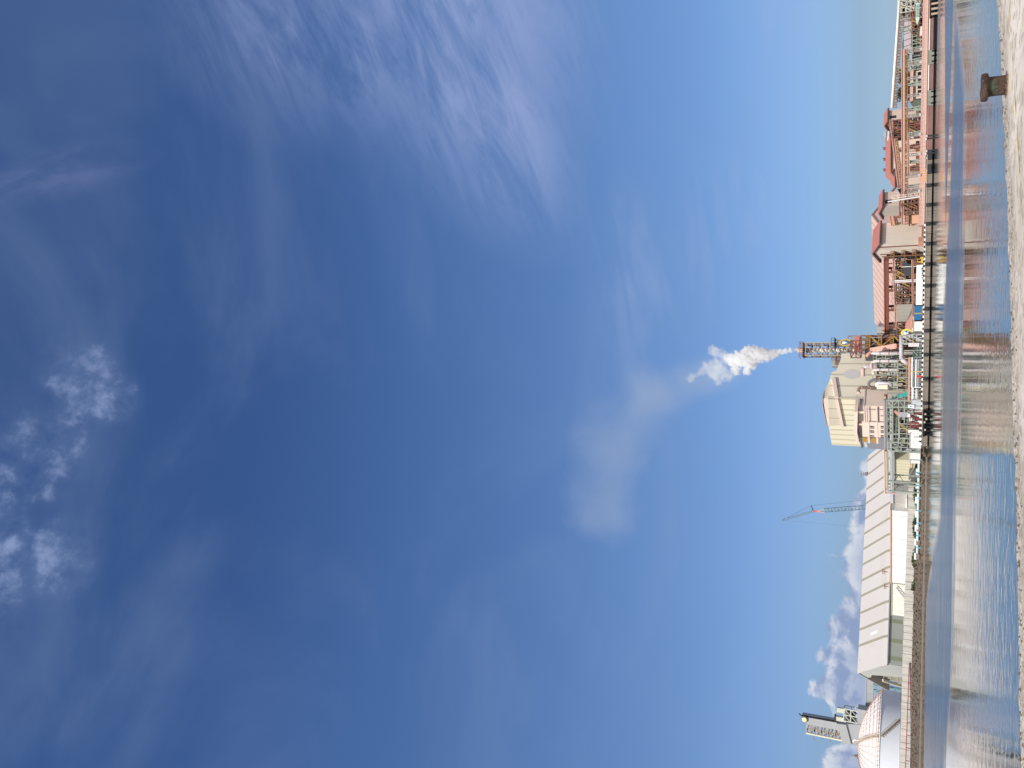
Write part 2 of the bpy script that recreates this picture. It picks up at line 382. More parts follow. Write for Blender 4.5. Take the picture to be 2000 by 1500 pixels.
# ------------------------------------------------------------------ water, land
QD = 265.0
def water_mat():
    m = bpy.data.materials.new('harbour_water'); m.use_nodes = True; m.node_tree.nodes.clear(); q = NT(m.node_tree)
    co = q.n('ShaderNodeTexCoord').outputs['Object']; s = q.n('ShaderNodeSeparateXYZ', {0: co}); X, Y = s.outputs[0], s.outputs[1]
    big = q.noise(q.n('ShaderNodeVectorMath', {0: co, 1: (.012, .05, 0)}, operation='MULTIPLY').outputs[0], 1.0, 3, .5)
    fw = q.noise(q.n('ShaderNodeVectorMath', {0: co, 1: (.05, .22, 0)}, operation='MULTIPLY').outputs[0], 1.0, 4, .6)
    wob = q.m('ADD', q.m('MULTIPLY', q.m('SUBTRACT', big, .5), 26.0), q.m('MULTIPLY', q.m('SUBTRACT', fw, .5), 14.0))
    Yw = q.m('ADD', Y, wob)
    near = q.m('ADD', q.m('MULTIPLY_ADD', q.m('POWER', q.m('MINIMUM', q.m('ABSOLUTE', q.m('MINIMUM', X, 0.0)), 60.0), 2.0), .011, 80.0), q.m('MULTIPLY', q.mr(X, 28, 45, 0, 1, False), 27.0))
    far = q.m('ADD', 134.0, q.m('ADD', q.m('MINIMUM', q.m('MULTIPLY', q.m('MAXIMUM', q.m('SUBTRACT', -18.0, X), 0.0), 2.8), 112.0), q.m('MULTIPLY', q.mr(X, 10, 28, 0, 1, False), -24.0)))
    band = q.m('MULTIPLY', q.mr(q.m('SUBTRACT', Yw, near), -3.0, 5.0), q.mr(q.m('SUBTRACT', far, Yw), -6.0, 8.0))
    hw = q.m('MULTIPLY_ADD', q.m('MAXIMUM', q.m('SUBTRACT', X, 26.0), 0.0), .62, 2.0)
    s1 = q.m('MULTIPLY', q.mr(q.m('SUBTRACT', hw, q.m('ABSOLUTE', q.m('SUBTRACT', Y, 131.0))), -1.5, 2.5), q.mr(X, 22, 30))
    s2 = q.m('MULTIPLY', q.m('MULTIPLY', q.mr(Y, 196, 204), q.mr(Y, 236, 226)), q.mr(X, 62, 80))
    thin = q.m('MAXIMUM', s1, q.m('MULTIPLY', s2, .8))
    ruf = q.m('MULTIPLY', q.m('MAXIMUM', band, thin), q.mr(fw, .25, .55, .72, 1.0))
    # waves: crests across the view, finer when ruffled
    def wv(sx, sy, sc, det):
        return q.noise(q.n('ShaderNodeVectorMath', {0: co, 1: (sx, sy, 1)}, operation='MULTIPLY').outputs[0], sc, det, .5)
    w1 = wv(.95, 1.0, .55, 2); w2 = wv(.95, 1.0, 1.35, 3); w3 = wv(.8, 1.0, 4.5, 3)
    nearf = q.mr(Y, 85, 22)
    amp1 = q.m('MULTIPLY_ADD', nearf, .014, .010)
    h = q.m('ADD', q.m('MULTIPLY', w1, amp1), q.m('MULTIPLY', w2, q.m('ADD', q.m('MULTIPLY_ADD', nearf, .012, .0045), q.m('MULTIPLY', ruf, .06))))
    h = q.m('ADD', h, q.m('MULTIPLY', w3, q.m('ADD', q.m('MULTIPLY', ruf, .05), q.m('MULTIPLY_ADD', nearf, .0010, .0006))))
    bp = q.n('ShaderNodeBump', {'Strength': 1.0, 'Distance': 1.0, 'Height': h})
    rg = q.m('MULTIPLY_ADD', ruf, .16, .035)
    p = q.n('ShaderNodeBsdfPrincipled', {'Base Color': (.014, .032, .045, 1), 'Roughness': rg, 'IOR': 1.333, 'Normal': bp.outputs[0]})
    q.n('ShaderNodeOutputMaterial', {'Surface': p.outputs[0]}); return m
mb = MB().box(-900, 900, -60, 420, -.4, 0)
tag(obj('water', mb, water_mat()), kind='structure')
# far land, one sheet out to the horizon, behind the quay and the rock bank
mb = MB(); zl = GL
pts = [(-6000, 352), (-300, 352), (-175, 350), (-70, 321), (-17, 304), (-16.5, 266.5), (900, 266.5), (6000, 266.5), (6000, 9000), (-6000, 9000)]
mb.add([(x, y, zl-.03) for x, y in pts], [tuple(range(len(pts)))])
tag(obj('ground', mb, mat('dusty_ground', (.22, .20, .16), .95, .25, .05)), kind='structure')

# quay wall (right of the corner)
xq = at(1812, 872, QD).x
f = Fr(1812, 872, QD, 0, 0.0)
T = thing('quay_wall', 'stained concrete quay wall across the water below the plant', 'quay wall', f)
X1 = at(1820, -60, QD).x-f.o.x+30
mb = MB(); x = 0
for i in range(60):                       # panels with joints
    x2 = min(x+random.uniform(6.2, 6.6), X1)
    mb.box(x+.06, x2-.06, 0, 1.2, .28+random.uniform(-.04, .05), GL-.18)
    x = x2
    if x >= X1: break
obj('wall_panel', mb, 'concrete', T)
mb = MB().box(0, X1, -.12, 1.6, GL-.18, GL+.02); obj('coping', mb, mat('coping_concrete', (.42, .39, .34), .9, .2, .5, .3), T)
mb = MB().box(0, X1, .5, 1.5, -.3, .3)
obj('footing', mb, 'black', T)
# rubber fenders along the wall, each its own
fy = [362, 400, 437, 476, 516, 558, 603, 646, 693, 740, 788]
fl = None
nm = {362: 'black rubber fender below the transfer tower beside the orange striped barrier', 400: 'black rubber fender below the pink gable end of the long shed', 437: 'black rubber fender below the right corner of the beige silo tower',
      476: 'black rubber fender below the left corner of the beige silo tower', 516: 'black rubber fender below the yellow forklift at the white tarpaulin', 558: 'black rubber fender below the middle of the white tarpaulin',
      603: 'black rubber fender below the blue container', 646: 'black rubber fender below the round yellow sign', 693: 'black rubber fender below the tall white flue pipes', 740: 'black rubber fender below the small red box',
      788: 'black rubber fender below the white cabin with the green mark'}
for y in fy:
    c = at(1812, y, QD-.5); c.z = 0
    if fl is None:
        fr = Fr(1812, y, QD-.5, 0, 0)
        fl = thing('quay_fender', nm[y], 'fender', fr, 'rubber fenders along the far quay wall')
        obj('pad', MB().box(-.48, .48, 0, .45, .62, 1.74), mat('worn_rubber', (.035, .034, .034), .8, .3, 1.0), fl)
        obj('backing_plate', MB().box(-.6, .6, .4, .5, .55, 1.66), mat('fender_steel', (.10, .10, .11), .7), fl)
    else: dup(fl, c, 0, nm[y])
# painted kerb of alternating blocks along the deck edge
def stripes(name, a, b2, sp, ax=0, duty=.5):
    m = bpy.data.materials.new(name); m.use_nodes = True; m.node_tree.nodes.clear(); q = NT(m.node_tree)
    s = q.n('ShaderNodeSeparateXYZ', {0: q.n('ShaderNodeTexCoord').outputs['Object']})
    t = q.m('LESS_THAN', q.m('FRACT', q.m('DIVIDE', s.outputs[ax], sp)), duty)
    c = q.mix(t, a, b2)
    p = q.n('ShaderNodeBsdfPrincipled', {'Base Color': c, 'Roughness': .7}); q.n('ShaderNodeOutputMaterial', {'Surface': p.outputs[0]}); return m
def linepx(y0, y1, D, xm=1800):
    return at(xm, y0, D).x, at(xm, y1, D).x
f = Fr(1800, 800, QD+.3, 0, GL+.02)
T = thing('kerb', 'low kerb of alternating black and white blocks along the quay edge', 'kerb', f)
x0, x1 = at(1800, 800, QD).x-f.o.x, at(1800, 428, QD).x-f.o.x
mb = MB(); mw = MB()
n = int((x1-x0)/.72)
for i in range(n):
    (mb if i % 2 else mw).box(x0+i*.72, x0+i*.72+.68, 0, .45, 0, .34)
obj('black_block', mb, 'black', T); obj('white_block', mw, 'white', T)
f = Fr(1800, 869, QD+.1, 0, GL+.02)
x1 = at(1800, 801, QD).x-f.o.x
T = thing('barrier', 'coarse black and white slatted barrier above the dark berth structure', 'barrier', f)
mb = MB(); mw = MB()
for i in range(int(x1/.8)):
    obj('slat', MB().box(i*.8, i*.8+.42, -.1, .35, -.35, .75), 'black' if i % 2 else 'white', T)
# dark berthing structure under it
f = Fr(1808, 853, QD-2.2, 0, 0)
T = thing('berth_platform', 'dark piled berthing platform standing in the water at the quay corner', 'platform', f)
x1 = at(1808, 800, QD-2.2).x-f.o.x
mb = MB().box(0, x1, 0, 2.0, 1.0, 1.65); obj('deck', mb, 'black', T)
for i in range(7): obj('pile', MB().tube([(.6+i*(x1-1.2)/6, .7, -.3), (.6+i*(x1-1.2)/6, .7, 1.0)], .35, 10), 'blackop', T)
for i, (u, z) in enumerate([(.22, .75), (.5, .9), (.62, .45), (.8, .7)]): obj('mooring_hook', MB().box(u*x1, u*x1+.5, -.25, .02, z, z+.45), mat('hook_paint', (.5, .46, .36), .6), T)

# rock bank on the left
def rocks(name, label, y0, y1, D0, D1, zb, zt, seed, n, mk):
    random.seed(seed); mbk = MB()
    p0 = at(1800, y0, D0); p1 = at(1800, y1, D1)
    for i in range(n):
        t = random.random(); u = random.random()
        c = p0.lerp(p1, t); c.z = zb+(zt-zb)*u; c.y += u*4.6
        r = random.uniform(.28, .62)*(1.15-.3*u)
        vs = []; pr = []
        for k in range(14):
            ph = math.acos(1-2*(k+.5)/14); th = k*2.4
            q = r*random.uniform(.72, 1.2)
            vs.append((c.x+q*1.25*math.sin(ph)*math.cos(th), c.y+q*math.sin(ph)*math.sin(th), c.z+q*.85*math.cos(ph)))
        fs = []
        import mathutils.geometry as mg
        bmx = bmesh.new()
        for v in vs: bmx.verts.new(v)
        r_ = bmesh.ops.convex_hull(bmx, input=bmx.verts[:]); bmx.verts.index_update()
        b0 = len(mbk.v); mbk.v += [tuple(v.co) for v in bmx.verts]
        mbk.f += [tuple(b0+v.index for v in fc_.verts) for fc_ in bmx.faces]; bmx.free()
    o = obj(name, mbk, mk); tag(o, kind='stuff', label=label, cat='rocks'); return o
import bmesh
rk = mat('riprap_rock', (.135, .105, .082), .95, .6, 1.1, dirt=(.045, .035, .03), dirtamt=.85)
rk2 = mat('brown_rubble', (.16, .115, .085), .95, .5, 1.4, dirt=(.06, .04, .03), dirtamt=.7)
rocks('riprap', 'bank of tumbled brown boulders at the waterline on the left', 1090, 1540, 314, 338, .15, 3.1, 3, 1500, rk)
rocks('rubble_bank', 'narrow strip of reddish brown rubble below the pale blue pipe', 868, 1095, 300, 314, .35, 1.9, 4, 650, rk2)
# earth under the bank
p0, p1, p2 = at(1800, 862, 299), at(1800, 1095, 314), at(1800, 1620, 342)
mb = MB()
for (a_, b_, za, zb_) in ((p0, p1, 1.5, 2.2), (p1, p2, 2.7, 3.3)):
    mb.add([(a_.x, a_.y+.2, 0), (b_.x, b_.y+.2, 0), (b_.x, b_.y+5.4, zb_), (a_.x, a_.y+5.4, za), (a_.x, a_.y+40, za), (b_.x, b_.y+40, zb_)], [(0, 1, 2, 3)[::-1], (3, 2, 5, 4)[::-1]])
tag(obj('bank', mb, mat('bank_earth', (.10, .085, .065), .95, .4, .8)), kind='structure')
# strip added at the waterline, calm-water reflection put into its shape and colour
mb = MB()
a_, b_ = at(1803, 905, 301), at(1803, 1540, 336)
a2, b2 = at(1799, 862, 298.5), at(1799, 1540, 337.6)
mb.add([(a2.x, a2.y-2.2, -.2), (b2.x, b2.y-2.2, -.2), (b2.x, b2.y-2.2, .22), (a2.x, a2.y-2.2, .22), (b2.x, b2.y+.8, .32), (a2.x, a2.y+.8, .32)], [(0, 1, 2, 3)[::-1], (3, 2, 4, 5)[::-1]])
tag(obj('reflection_strip', mb, mat('reflection_tone', (.20, .18, .15), .9, .3, .6, dirt=(.07, .06, .05), dirtamt=.6)), kind='structure')
# ------------------------------------------------------------------ LEFT: tank, tower, warehouse, fence
ZL = 3.3
class Fr2(Fr):
    def __init__(s, yA, DA, yB, DB, z=GL, xm=1795):
        A, B = at(xm, yA, DA), at(xm, yB, DB); A.z = B.z = 0
        s.o = A.copy(); s.o.z = z; d = B-A; s.L = d.length; s.th = math.atan2(d.y, d.x)
        s.ex = Vector((math.cos(s.th), math.sin(s.th), 0)); s.ey = Vector((-math.sin(s.th), math.cos(s.th), 0))
def P(f, pts, yl=0.0): return [f.p(x, y, yl) for x, y in pts]
def Q(f, pts, xl=0.0): return [f.q(x, y, xl) for x, y in pts]

# storage tank
ctr = at(1790, 1482, 375); edge_ = at(1790, 1362.5, 375); RT = abs(edge_.x-ctr.x)*.985
f = Fr(1790, 1482, 375, 0, ZL)
T = thing('storage_tank', 'huge white cylindrical storage tank with a ribbed dome roof at the far left', 'tank', f)
zt = f.p(1716, 1470, -RT)[1]; za = f.p(1676.5, 1472, 0)[1]
obj('shell', MB().lathe([(RT, 0), (RT, zt)], n=72), 'tankwhite', T, True)
for zz in (zt*.33, zt*.97): obj('stiffener_ring', MB().lathe([(RT+.02, zz), (RT+.14, zz+.05), (RT+.14, zz+.2), (RT+.02, zz+.25)], n=72), 'lightgrey', T)
h = za-zt; RS = (RT*RT+h*h)/(2*h)
prof = []
for i in range(15):
    r = RT*1.01*(1-i/14); prof.append((r, zt+h-(RS-math.sqrt(max(0, RS*RS-r*r)))))
dm = obj('dome', MB().lathe(prof, n=72), 'domewhite', T, True)
def domez(r): return zt+h-(RS-math.sqrt(RS*RS-r*r))
for k in range(48):
    a_ = 2*math.pi*k/48+.03; mb = MB(); last = None
    for i in range(9):
        r = 1.5+(RT-1.6)*i/8; p_ = (r*math.cos(a_), r*math.sin(a_), domez(r)+.12)
        if last: mb.bar(last, p_, .26, .2)
        last = p_
    obj('rib', mb, 'rib' if (a_ % (2*math.pi)) < 4.45 else mat('pale_rib', (.70, .60, .55), .7, .1), dm)
for r in [RT*t for t in (.25, .4, .53, .65, .76, .86, .94, .985)]:
    z = domez(r); obj('hoop', MB().lathe([(r+.13, z-.02), (r+.1, z+.16), (r-.1, z+.2), (r-.13, z+.02)], n=72), mat('pale_hoop', (.66, .54, .50), .7), dm)
mb = MB()
for k in range(90):
    a_ = 2*math.pi*k/90; c_, s_ = math.cos(a_), math.sin(a_); mb.bar((RT*c_, RT*s_, zt), (RT*c_, RT*s_, zt+1.0), .12)
mb.lathe([(RT+.06, zt+.94), (RT-.06, zt+1.06)], n=72)
obj('handrail', mb, 'walkway', T)
# stair up the shell and walkway over the dome
def shellpt(x, y):
    d = ray(x, y); C = Vector((0, 0, HC))-f.o; a2 = d.x*d.x+d.y*d.y; b2 = 2*(C.x*d.x+C.y*d.y); c2 = C.x*C.x+C.y*C.y-(RT+.5)**2
    t = (-b2-math.sqrt(max(0, b2*b2-4*a2*c2)))/(2*a2); return C+d*t
pl = [shellpt(1757+(1720-1757)*t, 1405+(1438-1405)*t) for t in [i/10 for i in range(11)]]
mb = MB()
for a_, b_ in zip(pl[:-1], pl[1:]):
    mb.bar(a_, b_, 1.0, .25); mb.bar(a_+Vector((0, -.45, 1.1)), b_+Vector((0, -.45, 1.1)), .14); mb.bar(a_+Vector((0, -.45, 0)), a_+Vector((0, -.45, 1.1)), .12)
    mb.bar(b_, Vector((b_.x*.985, b_.y*.985, b_.z-1.2)), .15)
obj('stair', mb, 'walkway', T)
top_ = pl[-1]; a0 = math.atan2(top_.y, top_.x); mb = MB(); last = None
for i in range(11):
    r = RT*(1-i/10.5); p_ = Vector((r*math.cos(a0), r*math.sin(a0), domez(r)+.3))
    if last:
        mb.bar(last, p_, 1.1, .2); mb.bar(last+Vector((.5, 0, 1)), p_+Vector((.5, 0, 1)), .13); mb.bar(last+Vector((-.5, 0, 1)), p_+Vector((-.5, 0, 1)), .13); mb.bar(last, last+Vector((-.5, 0, 1)), .12)
    last = p_
obj('roof_walkway', mb, 'walkway', T)
obj('roof_vent', MB().tube([(1.5, 3, za-.6), (1.5, 3, za+1.6), (1.1, 3, za+2.2), (.4, 3, za+2.2)], .35), 'white', T)
obj('vent_valve', MB().box(-6.2, -4.6, 2, 3.6, za-1.2, za+.6).box(-5.8, -5.0, 2.4, 3.2, za+.6, za+1.7).bar((-5.4, 2.6, za), (-5.4, 2.6, za+3.2), .2), 'brownsteel', T)

# tall grey tower behind the tank
f = Fr(1780, 1432, 470, 0, ZL)
T = thing('elevator_tower', 'tall grey tower with open stair bays and a round lamp on top behind the tank', 'tower', f)
pp = P(f, [(1565.6, 1398.6), (1634, 1410.7), (1643, 1427), (1578, 1414)]); obj('upper_cladding', MB().prism([(a, b) for a, b in pp], -.5, 6), 'greyclad', T)
x0 = f.p(1640, 1444)[0]; x1 = f.p(1640, 1424)[0]; z0 = f.p(1644, 1440)[1]; z1 = f.p(1575, 1420)[1]
obj('stair_frame', MB().lattice(x0, x1, 0, 6, z0, z1, 10, .42), 'walkway', T)
mb = MB()
n = 9
for i in range(n):
    za_, zb_ = z0+(z1-z0)*i/n, z0+(z1-z0)*(i+1)/n
    mb.bar((x0+.4 if i % 2 else x1-.3, 3, za_), (x1-.3 if i % 2 else x0+.4, 3, zb_), .6, .3)
obj('stair_flight', mb, 'dark', T)
mb = MB().bar((x0-.3, -.2, z0-.5), (x0-.3, -.2, z1+.2), .8, .5); obj('riser_pipe', mb, mat('cream_pipe', (.66, .62, .50), .6), T)
pp = P(f, [(1634.5, 1410.7), (1646, 1449), (1663, 1451), (1653, 1413)]); obj('middle_cladding', MB().prism(pp, -2.0, 7), mat('grey_panel', (.36, .37, .38), .6, .08), T)  # middle stage in one even grey
pp = P(f, [(1652, 1412), (1662, 1451), (1720, 1460), (1720, 1416)]); obj('lower_cladding', MB().prism(pp, -1.2, 8), 'greyclad', T)
xa, za_ = f.p(1571, 1405, -1); obj('beacon', MB().tube([(xa, -1.6, za_), (xa, -1.0, za_)], 1.25, 20), mat('cream_lamp_face', (.80, .72, .48), .4, .03), T)
obj('beacon_housing', MB().tube([(xa, -1.3, za_), (xa, 1.5, za_)], 1.65, 20), 'brownsteel', T)
x2, z2 = f.p(1560.5, 1393.5); x3, z3 = f.p(1566, 1398); obj('mast_arm', MB().bar((x3, 0, z3), (x2, 0, z2), .45).bar((x3, 0, z3), (f.p(1634, 1410)[0]+.3, 0, f.p(1634, 1410)[1]), .7), 'black', T)
mb = MB()
for yy, l_ in ((1437, 3), (1441, 2.2), (1439, 1.6)): 
    xx, zz = f.p(1590+(yy-1437)*8, yy); mb.bar((xx, 0, zz), (xx-l_, 0, zz), .22)
mb.bar((f.p(1590, 1436)[0], .1, f.p(1590, 1436)[1]), (f.p(1622, 1441)[0], .1, f.p(1622, 1441)[1]), .3)
obj('bracket', mb, 'brownsteel', T)
# side frame and base block
f2 = Fr(1780, 1410, 466, 0, ZL)
T = thing('steel_platform', 'pale steel platform frame carrying ducts on the right of the tall grey tower', 'steel frame', f2)
xa = f2.p(1675, 1413)[0]; xb = f2.p(1675, 1389)[0]; za_ = f2.p(1675, 1400)[1]; zb_ = f2.p(1648, 1397)[1]
obj('frame', MB().grid(xa, xb, 0, za_, zb_, 2, 2, .5, 1).grid(xa, xb, 5, za_, zb_, 2, 2, .4).bar((xa, 0, zb_), (xa, 5, zb_), .4).bar((xb, 0, zb_), (xb, 5, zb_), .4), mat('cream_steel', (.52, .53, .46), .6), T)
mb = MB().box(xa+.5, xb-2, 1, 4, za_+1, zb_-1.5); obj('hopper', mb, 'dark', T)
xc, zc = f2.p(1634, 1388); xd, zd = f2.p(1650, 1391); obj('duct', MB().box(xc-1.2, xc+1.2, 1, 3, zd-1, zc), mat('cream_duct', (.56, .56, .48), .6), T)
xc, zc = f2.p(1632, 1404); obj('duct', MB().box(xc-1.1, xc+1.1, .5, 3, zb_-1, zc), mat('cream_duct', (.5, .5, .5)), T)
obj('duct_cap', MB().box(xc-1.5, xc+1.5, .2, 3.3, zc, zc+.7), 'dark', T)
obj('base_block', MB().box(f2.p(1690, 1416)[0], f2.p(1690, 1387)[0], -.4, 7, 8, za_), 'greyclad', T)
# grey gallery between tower and warehouse
A, B = at(1697.5, 1410, 480), at(1700, 1318, 470)
def gallery(name, label, cat, A, B, w_, h_, mtop, mside, legs=(), zg=GL, legm='rust', trim=None, legw=2.6, group=None, truss=None, tn=14, legt=.3, rooft=.22):
    """enclosed conveyor gallery; A,B are the ends of its centre line"""
    d = B-A; th = math.atan2(d.y, d.x); L = math.hypot(d.x, d.y)
    class q: pass
    q.o = Vector((A.x, A.y, zg)); q.th = th
    T = thing(name, label, cat, q, group); za, zb = A.z-zg, B.z-zg
    mb = MB(); mb.bar((0, 0, za), (L, 0, zb), w_, h_); obj('casing', mb, mside, T)
    mb = MB(); mb.bar((-.1, 0, za+h_/2+rooft/2), (L+.1, 0, zb+h_/2+rooft/2), w_+.5, rooft); obj('roof', mb, mtop, T)
    if truss: obj('truss', MB().truss((0, 0, za-h_/2-truss/2-.06), (L, 0, zb-h_/2-truss/2-.06), w_*.9, truss, tn, .22), legm if trim is None else trim, T)
    lo = h_/2+(truss or 0)
    for u in legs:
        z = za+(zb-za)*u-lo; x = u*L; n = max(1, int(z/3.2)); mb = MB()
        for s_ in (-1, 1): mb.bar((x-.6, s_*legw*.62, 0), (x-.25, s_*w_*.42, z), legt); mb.bar((x+.6, s_*legw*.62, 0), (x+.25, s_*w_*.42, z), legt)
        for i in range(1, n+1):
            t = i/n-.08; ww = legw*.62*(1-t)+w_*.42*t; mb.bar((x, -ww, z*t), (x, ww, z*t), legt*.7)
            t0 = (i-1)/n; w0 = legw*.62*(1-t0)+w_*.42*t0; mb.bar((x, -w0, z*t0), (x, ww, z*t), legt*.6); mb.bar((x+.3, w0, z*t0), (x+.3, -ww, z*t), legt*.6)
            mb.bar((x-.6+.35*t0, w0, z*t0), (x+.6-.35*t, ww, z*t), legt*.6)
        obj('support', mb, legm, T)
    return T
gallery('conveyor_gallery', 'long level grey gallery between the tank tower and the striped warehouse', 'conveyor', A, B, 4, 3.6, 'lightgrey', mat('gallery_grey', (.34, .35, .37), .6, .1, .1, .05, ('x', 5.0), .3, ribw=.06), (), ZL)
f = Fr(1780, 1358, 440, 0, ZL)
T = thing('pipe_trestle', 'slim blue green steel trestle standing in the gap right of the tank', 'trestle', f)
obj('frame', MB().lattice(f.p(1750, 1356)[0]-.4, f.p(1750, 1346)[0], 0, 2.4, 0, f.p(1706, 1350)[1], 6, .34), mat('blue_green_steel', (.16, .30, .28), .6), T)
obj('cabinet', MB().box(f.p(1750, 1362)[0], f.p(1750, 1356)[0], 0, 2, f.p(1752, 1360)[1], f.p(1742, 1360)[1]), 'green', T)

# ---------------- striped warehouse
W_ = Fr(1770, 1303, 400, 32, ZL)
T = thing('storage_shed', 'long pale storage shed with slanting olive strips down its pitched roof', 'warehouse', W_)
zE, zR, yR = 10.1, 23.5, 23.6
zK, yK = 11.7, 1.4
LW = 119.0
roofp = [(-.5, zE), (yK, zK), (yR, zR), (2*yR-yK, zK), (2*yR+.5, zE)]
roofin = [(2*yR+.2, zE-.3), (2*yR-yK-.2, zK-.35), (yR, zR-.4), (yK+.2, zK-.35), (-.2, zE-.3)]
rf = obj('roof', MB().prismx(roofp+roofin, -.6, LW), 'roofwhite', T)
nst = 0
strip_x = [W_.p(1689 if 0 else 1700, y, 12)[0] for y in ()]
# strips: spacing measured from where each meets the ridge
rid = [(1679.5, 1262), (1681, 1230.5), (1682.5, 1198), (1683.5, 1164.5), (1684.5, 1134), (1686.5, 1103), (1688.5, 1072.5), (1690.5, 1043), (1692, 1013.5), (1693.5, 984), (1695, 956), (1696, 928), (1697.5, 900)]
for x, y in rid:
    xs = W_.p(x, y, yR)[0]; s = .6; mb = MB()
    for (ya, za1), (yb, zb1) in (((-.5, zE), (yK, zK)), ((yK, zK), (yR, zR))):
        mb.add([(xs-s, ya, za1+.05), (xs+s, ya, za1+.05), (xs+s, yb, zb1+.05), (xs-s, yb, zb1+.05), (xs-s, ya, za1+.12), (xs+s, ya, za1+.12), (xs+s, yb, zb1+.12), (xs-s, yb, zb1+.12)],
               [(0, 3, 2, 1), (4, 5, 6, 7), (0, 1, 5, 4), (1, 2, 6, 5), (2, 3, 7, 6), (3, 0, 4, 7)])
    obj('roof_strip', mb, 'strip', rf)
for (x, y, w2, l2, mm) in ((1714, 1233.5, 1.3, 6.0, 'white'), (1727, 1220, 6.0, 4.2, 'patch'), (1707, 1258, 3.0, 4.5, 'patch'), (1729, 1186, 6.5, 3.8, 'patch'), (1731, 1125, 8, 3.8, 'patch'), (1727, 1092, 7, 3.8, 'patch'), (1732, 1010, 7, 4, 'patch')):
    d = ray(x, y); sl_ = (zR-zK)/(yR-yK)    # roof sheets of another tone
    C = Vector((0, 0, HC))-W_.o; A_ = d.dot(W_.ey); Bz = d.z; t = (zK-sl_*yK-C.z+sl_*C.dot(W_.ey))/(Bz-sl_*A_); q_ = C+d*t; xx, yy, zz = q_.dot(W_.ex), q_.dot(W_.ey), q_.z
    if mm == 'white': mm2 = 'white'
    else: mm2 = mat('tan_roof_sheet', (.53, .49, .455), .65, .05)
    mb = MB(); mb.add([(xx-w2/2, yy, zz+.04), (xx+w2/2, yy, zz+.04), (xx+w2/2, yy+l2, zz+.04+sl_*l2), (xx-w2/2, yy+l2, zz+.04+sl_*l2)], [(0, 1, 2, 3)])
    obj('roof_sheet', mb, mm2, rf)
obj('side_wall', MB().box(0, LW-1, 0, .3, 0, zE-.35), 'sidewall', T)
for y in (1290-3, 1252, 1214):
    xs = W_.p(1750, y, 0)[0]; obj('wall_strip', MB().box(xs-.9, xs+.9, -.06, 0, 0, zE-.4), 'sidestrip', T)
obj('gutter', MB().box(0, LW-1, -.75, -.4, zE-.45, zE), 'greyclad', T)
gp = [(0.3, 0), (.3, zE-.3), (yK, zK-.4), (yR, zR-.5)]
ry = lambda yy: zR-.5-(zR-zK)*(yy-yR)/(yR-yK)
gp += [(yR+7, ry(yR+7)), (yR+5.0, 17.6), (yR+.5, 17.2), (yR-3.0, 9.0), (yR-5.5, 0)]
obj('gable_wall', MB().prismx(gp, -.15, .15), 'gablewall', T)
obj('gable_back_sheet', MB().prismx([(yR-8, 0), (yR-5.5, 8), (yR-2, 16.5), (yR+5, 18), (2*yR-3, 11), (2*yR-1, 0)], 4.0, 4.3), mat('interior_shade', (.22, .215, .20), .9), T)  # sheet behind the open gable, inside shade put into its colour
obj('door', MB().box(-.3, -.16, 5, 10.5, 0, 3.4), 'dark', T)
mb = MB()
for i in range(7):
    yy = yR-4+i*3.2; mb.bar((1.2, yy, 0), (1.2, yy+.8, 13.5-1.6*max(0, i-1)), .45)
for zz in (3, 6, 9, 12): mb.bar((1.2, yR-6+zz*.3, zz), (1.2, yR+19-zz, zz), .35)
obj('gable_frame', mb, mat('dull_cream_steel', (.42, .40, .30), .7), T)
mb = MB()
for i in range(5): mb.tube([(2.5, yR-5+i*.4, 2.2*i+1), (2.5, yR-2+i*.5, 2.2*i+3), (3, yR+4, 2.2*i+2.6)], .6, 8)
obj('duct', mb, 'lightgrey', T)
obj('end_post', MB().bar((.4, yR+17, 0), (.4, yR+9, 12.5), 1.2), mat('pale_end_panel', (.56, .55, .46), .7), T)
# ridge antenna and roof light poles
def pole(name, label, cat, x, y, h_, D=None, kind=0, group=None, xb=None):
    q_ = Fr(xb or x, y, D, 0, 0); z = at(x, y, D).z; q_.o.z = z
    T = thing(name, label, cat, q_, group)
    obj('post', MB().bar((0, 0, 0), (0, 0, h_), .3), 'brownsteel', T)
    for k in (.55, .85): obj('arm', MB().bar((-1.2, 0, h_*k), (1.2, 0, h_*k), .28), 'rust', T)
    return T
Dr = 400
c_ = W_.p(1686.5, 926, yR); g_ = W_.o+W_.ex*c_[0]+W_.ey*yR
T2 = pole('ventilator_mast', 'small dark ventilator with a mast on the ridge of the striped shed', 'mast', 1694, 926, 3.6, g_.y); obj('cowl', MB().box(-.9, .9, -.9, .9, 0, 1.4), 'greyduct', T2)
for (x, y, lb) in ((1734, 1117, 'rusty twin-armed roof pole near the middle of the white low building'), (1736, 1146, 'rusty twin-armed roof pole above the slanting pale stair')):
    pole('roof_pole', lb, 'pole', x, y, 2.3 if y < 1120 else 2.1, 383, group='poles above the white low building')

# low white building in front of the shed and its neighbours
f = Fr2(1144, 372, 1001, 352, ZL)
T = thing('low_building', 'long low white ribbed building with a thin brown roof line', 'building', f)
zt_ = [f.p(1740.5, 1144)[1], f.p(1741, 1001)[1]]
zt_ = sum(zt_)/2
obj('wall', MB().box(0, f.L, 0, 9, 0, zt_), mat('bright_white_sheet', (.80, .79, .76), .5, .05, .05, .14, ('x', .9), .10), T)
obj('roof_edge', MB().box(-.3, f.L+.3, -.35, 9, zt_, zt_+.42), mat('tan_fascia', (.52, .33, .24), .6, .1), T)
for i, u in enumerate((.22, .4, .62, .93)): obj('wall_seam', MB().box(u*f.L, u*f.L+.22, -.06, 0, 0, zt_), 'lightgrey', T)
f = Fr2(1208, 378, 1145.5, 374, ZL)
T = thing('low_annexe', 'white annexe with rust streaks behind the slanting pale stair', 'building', f)
zt_ = f.p(1742, 1180)[1]
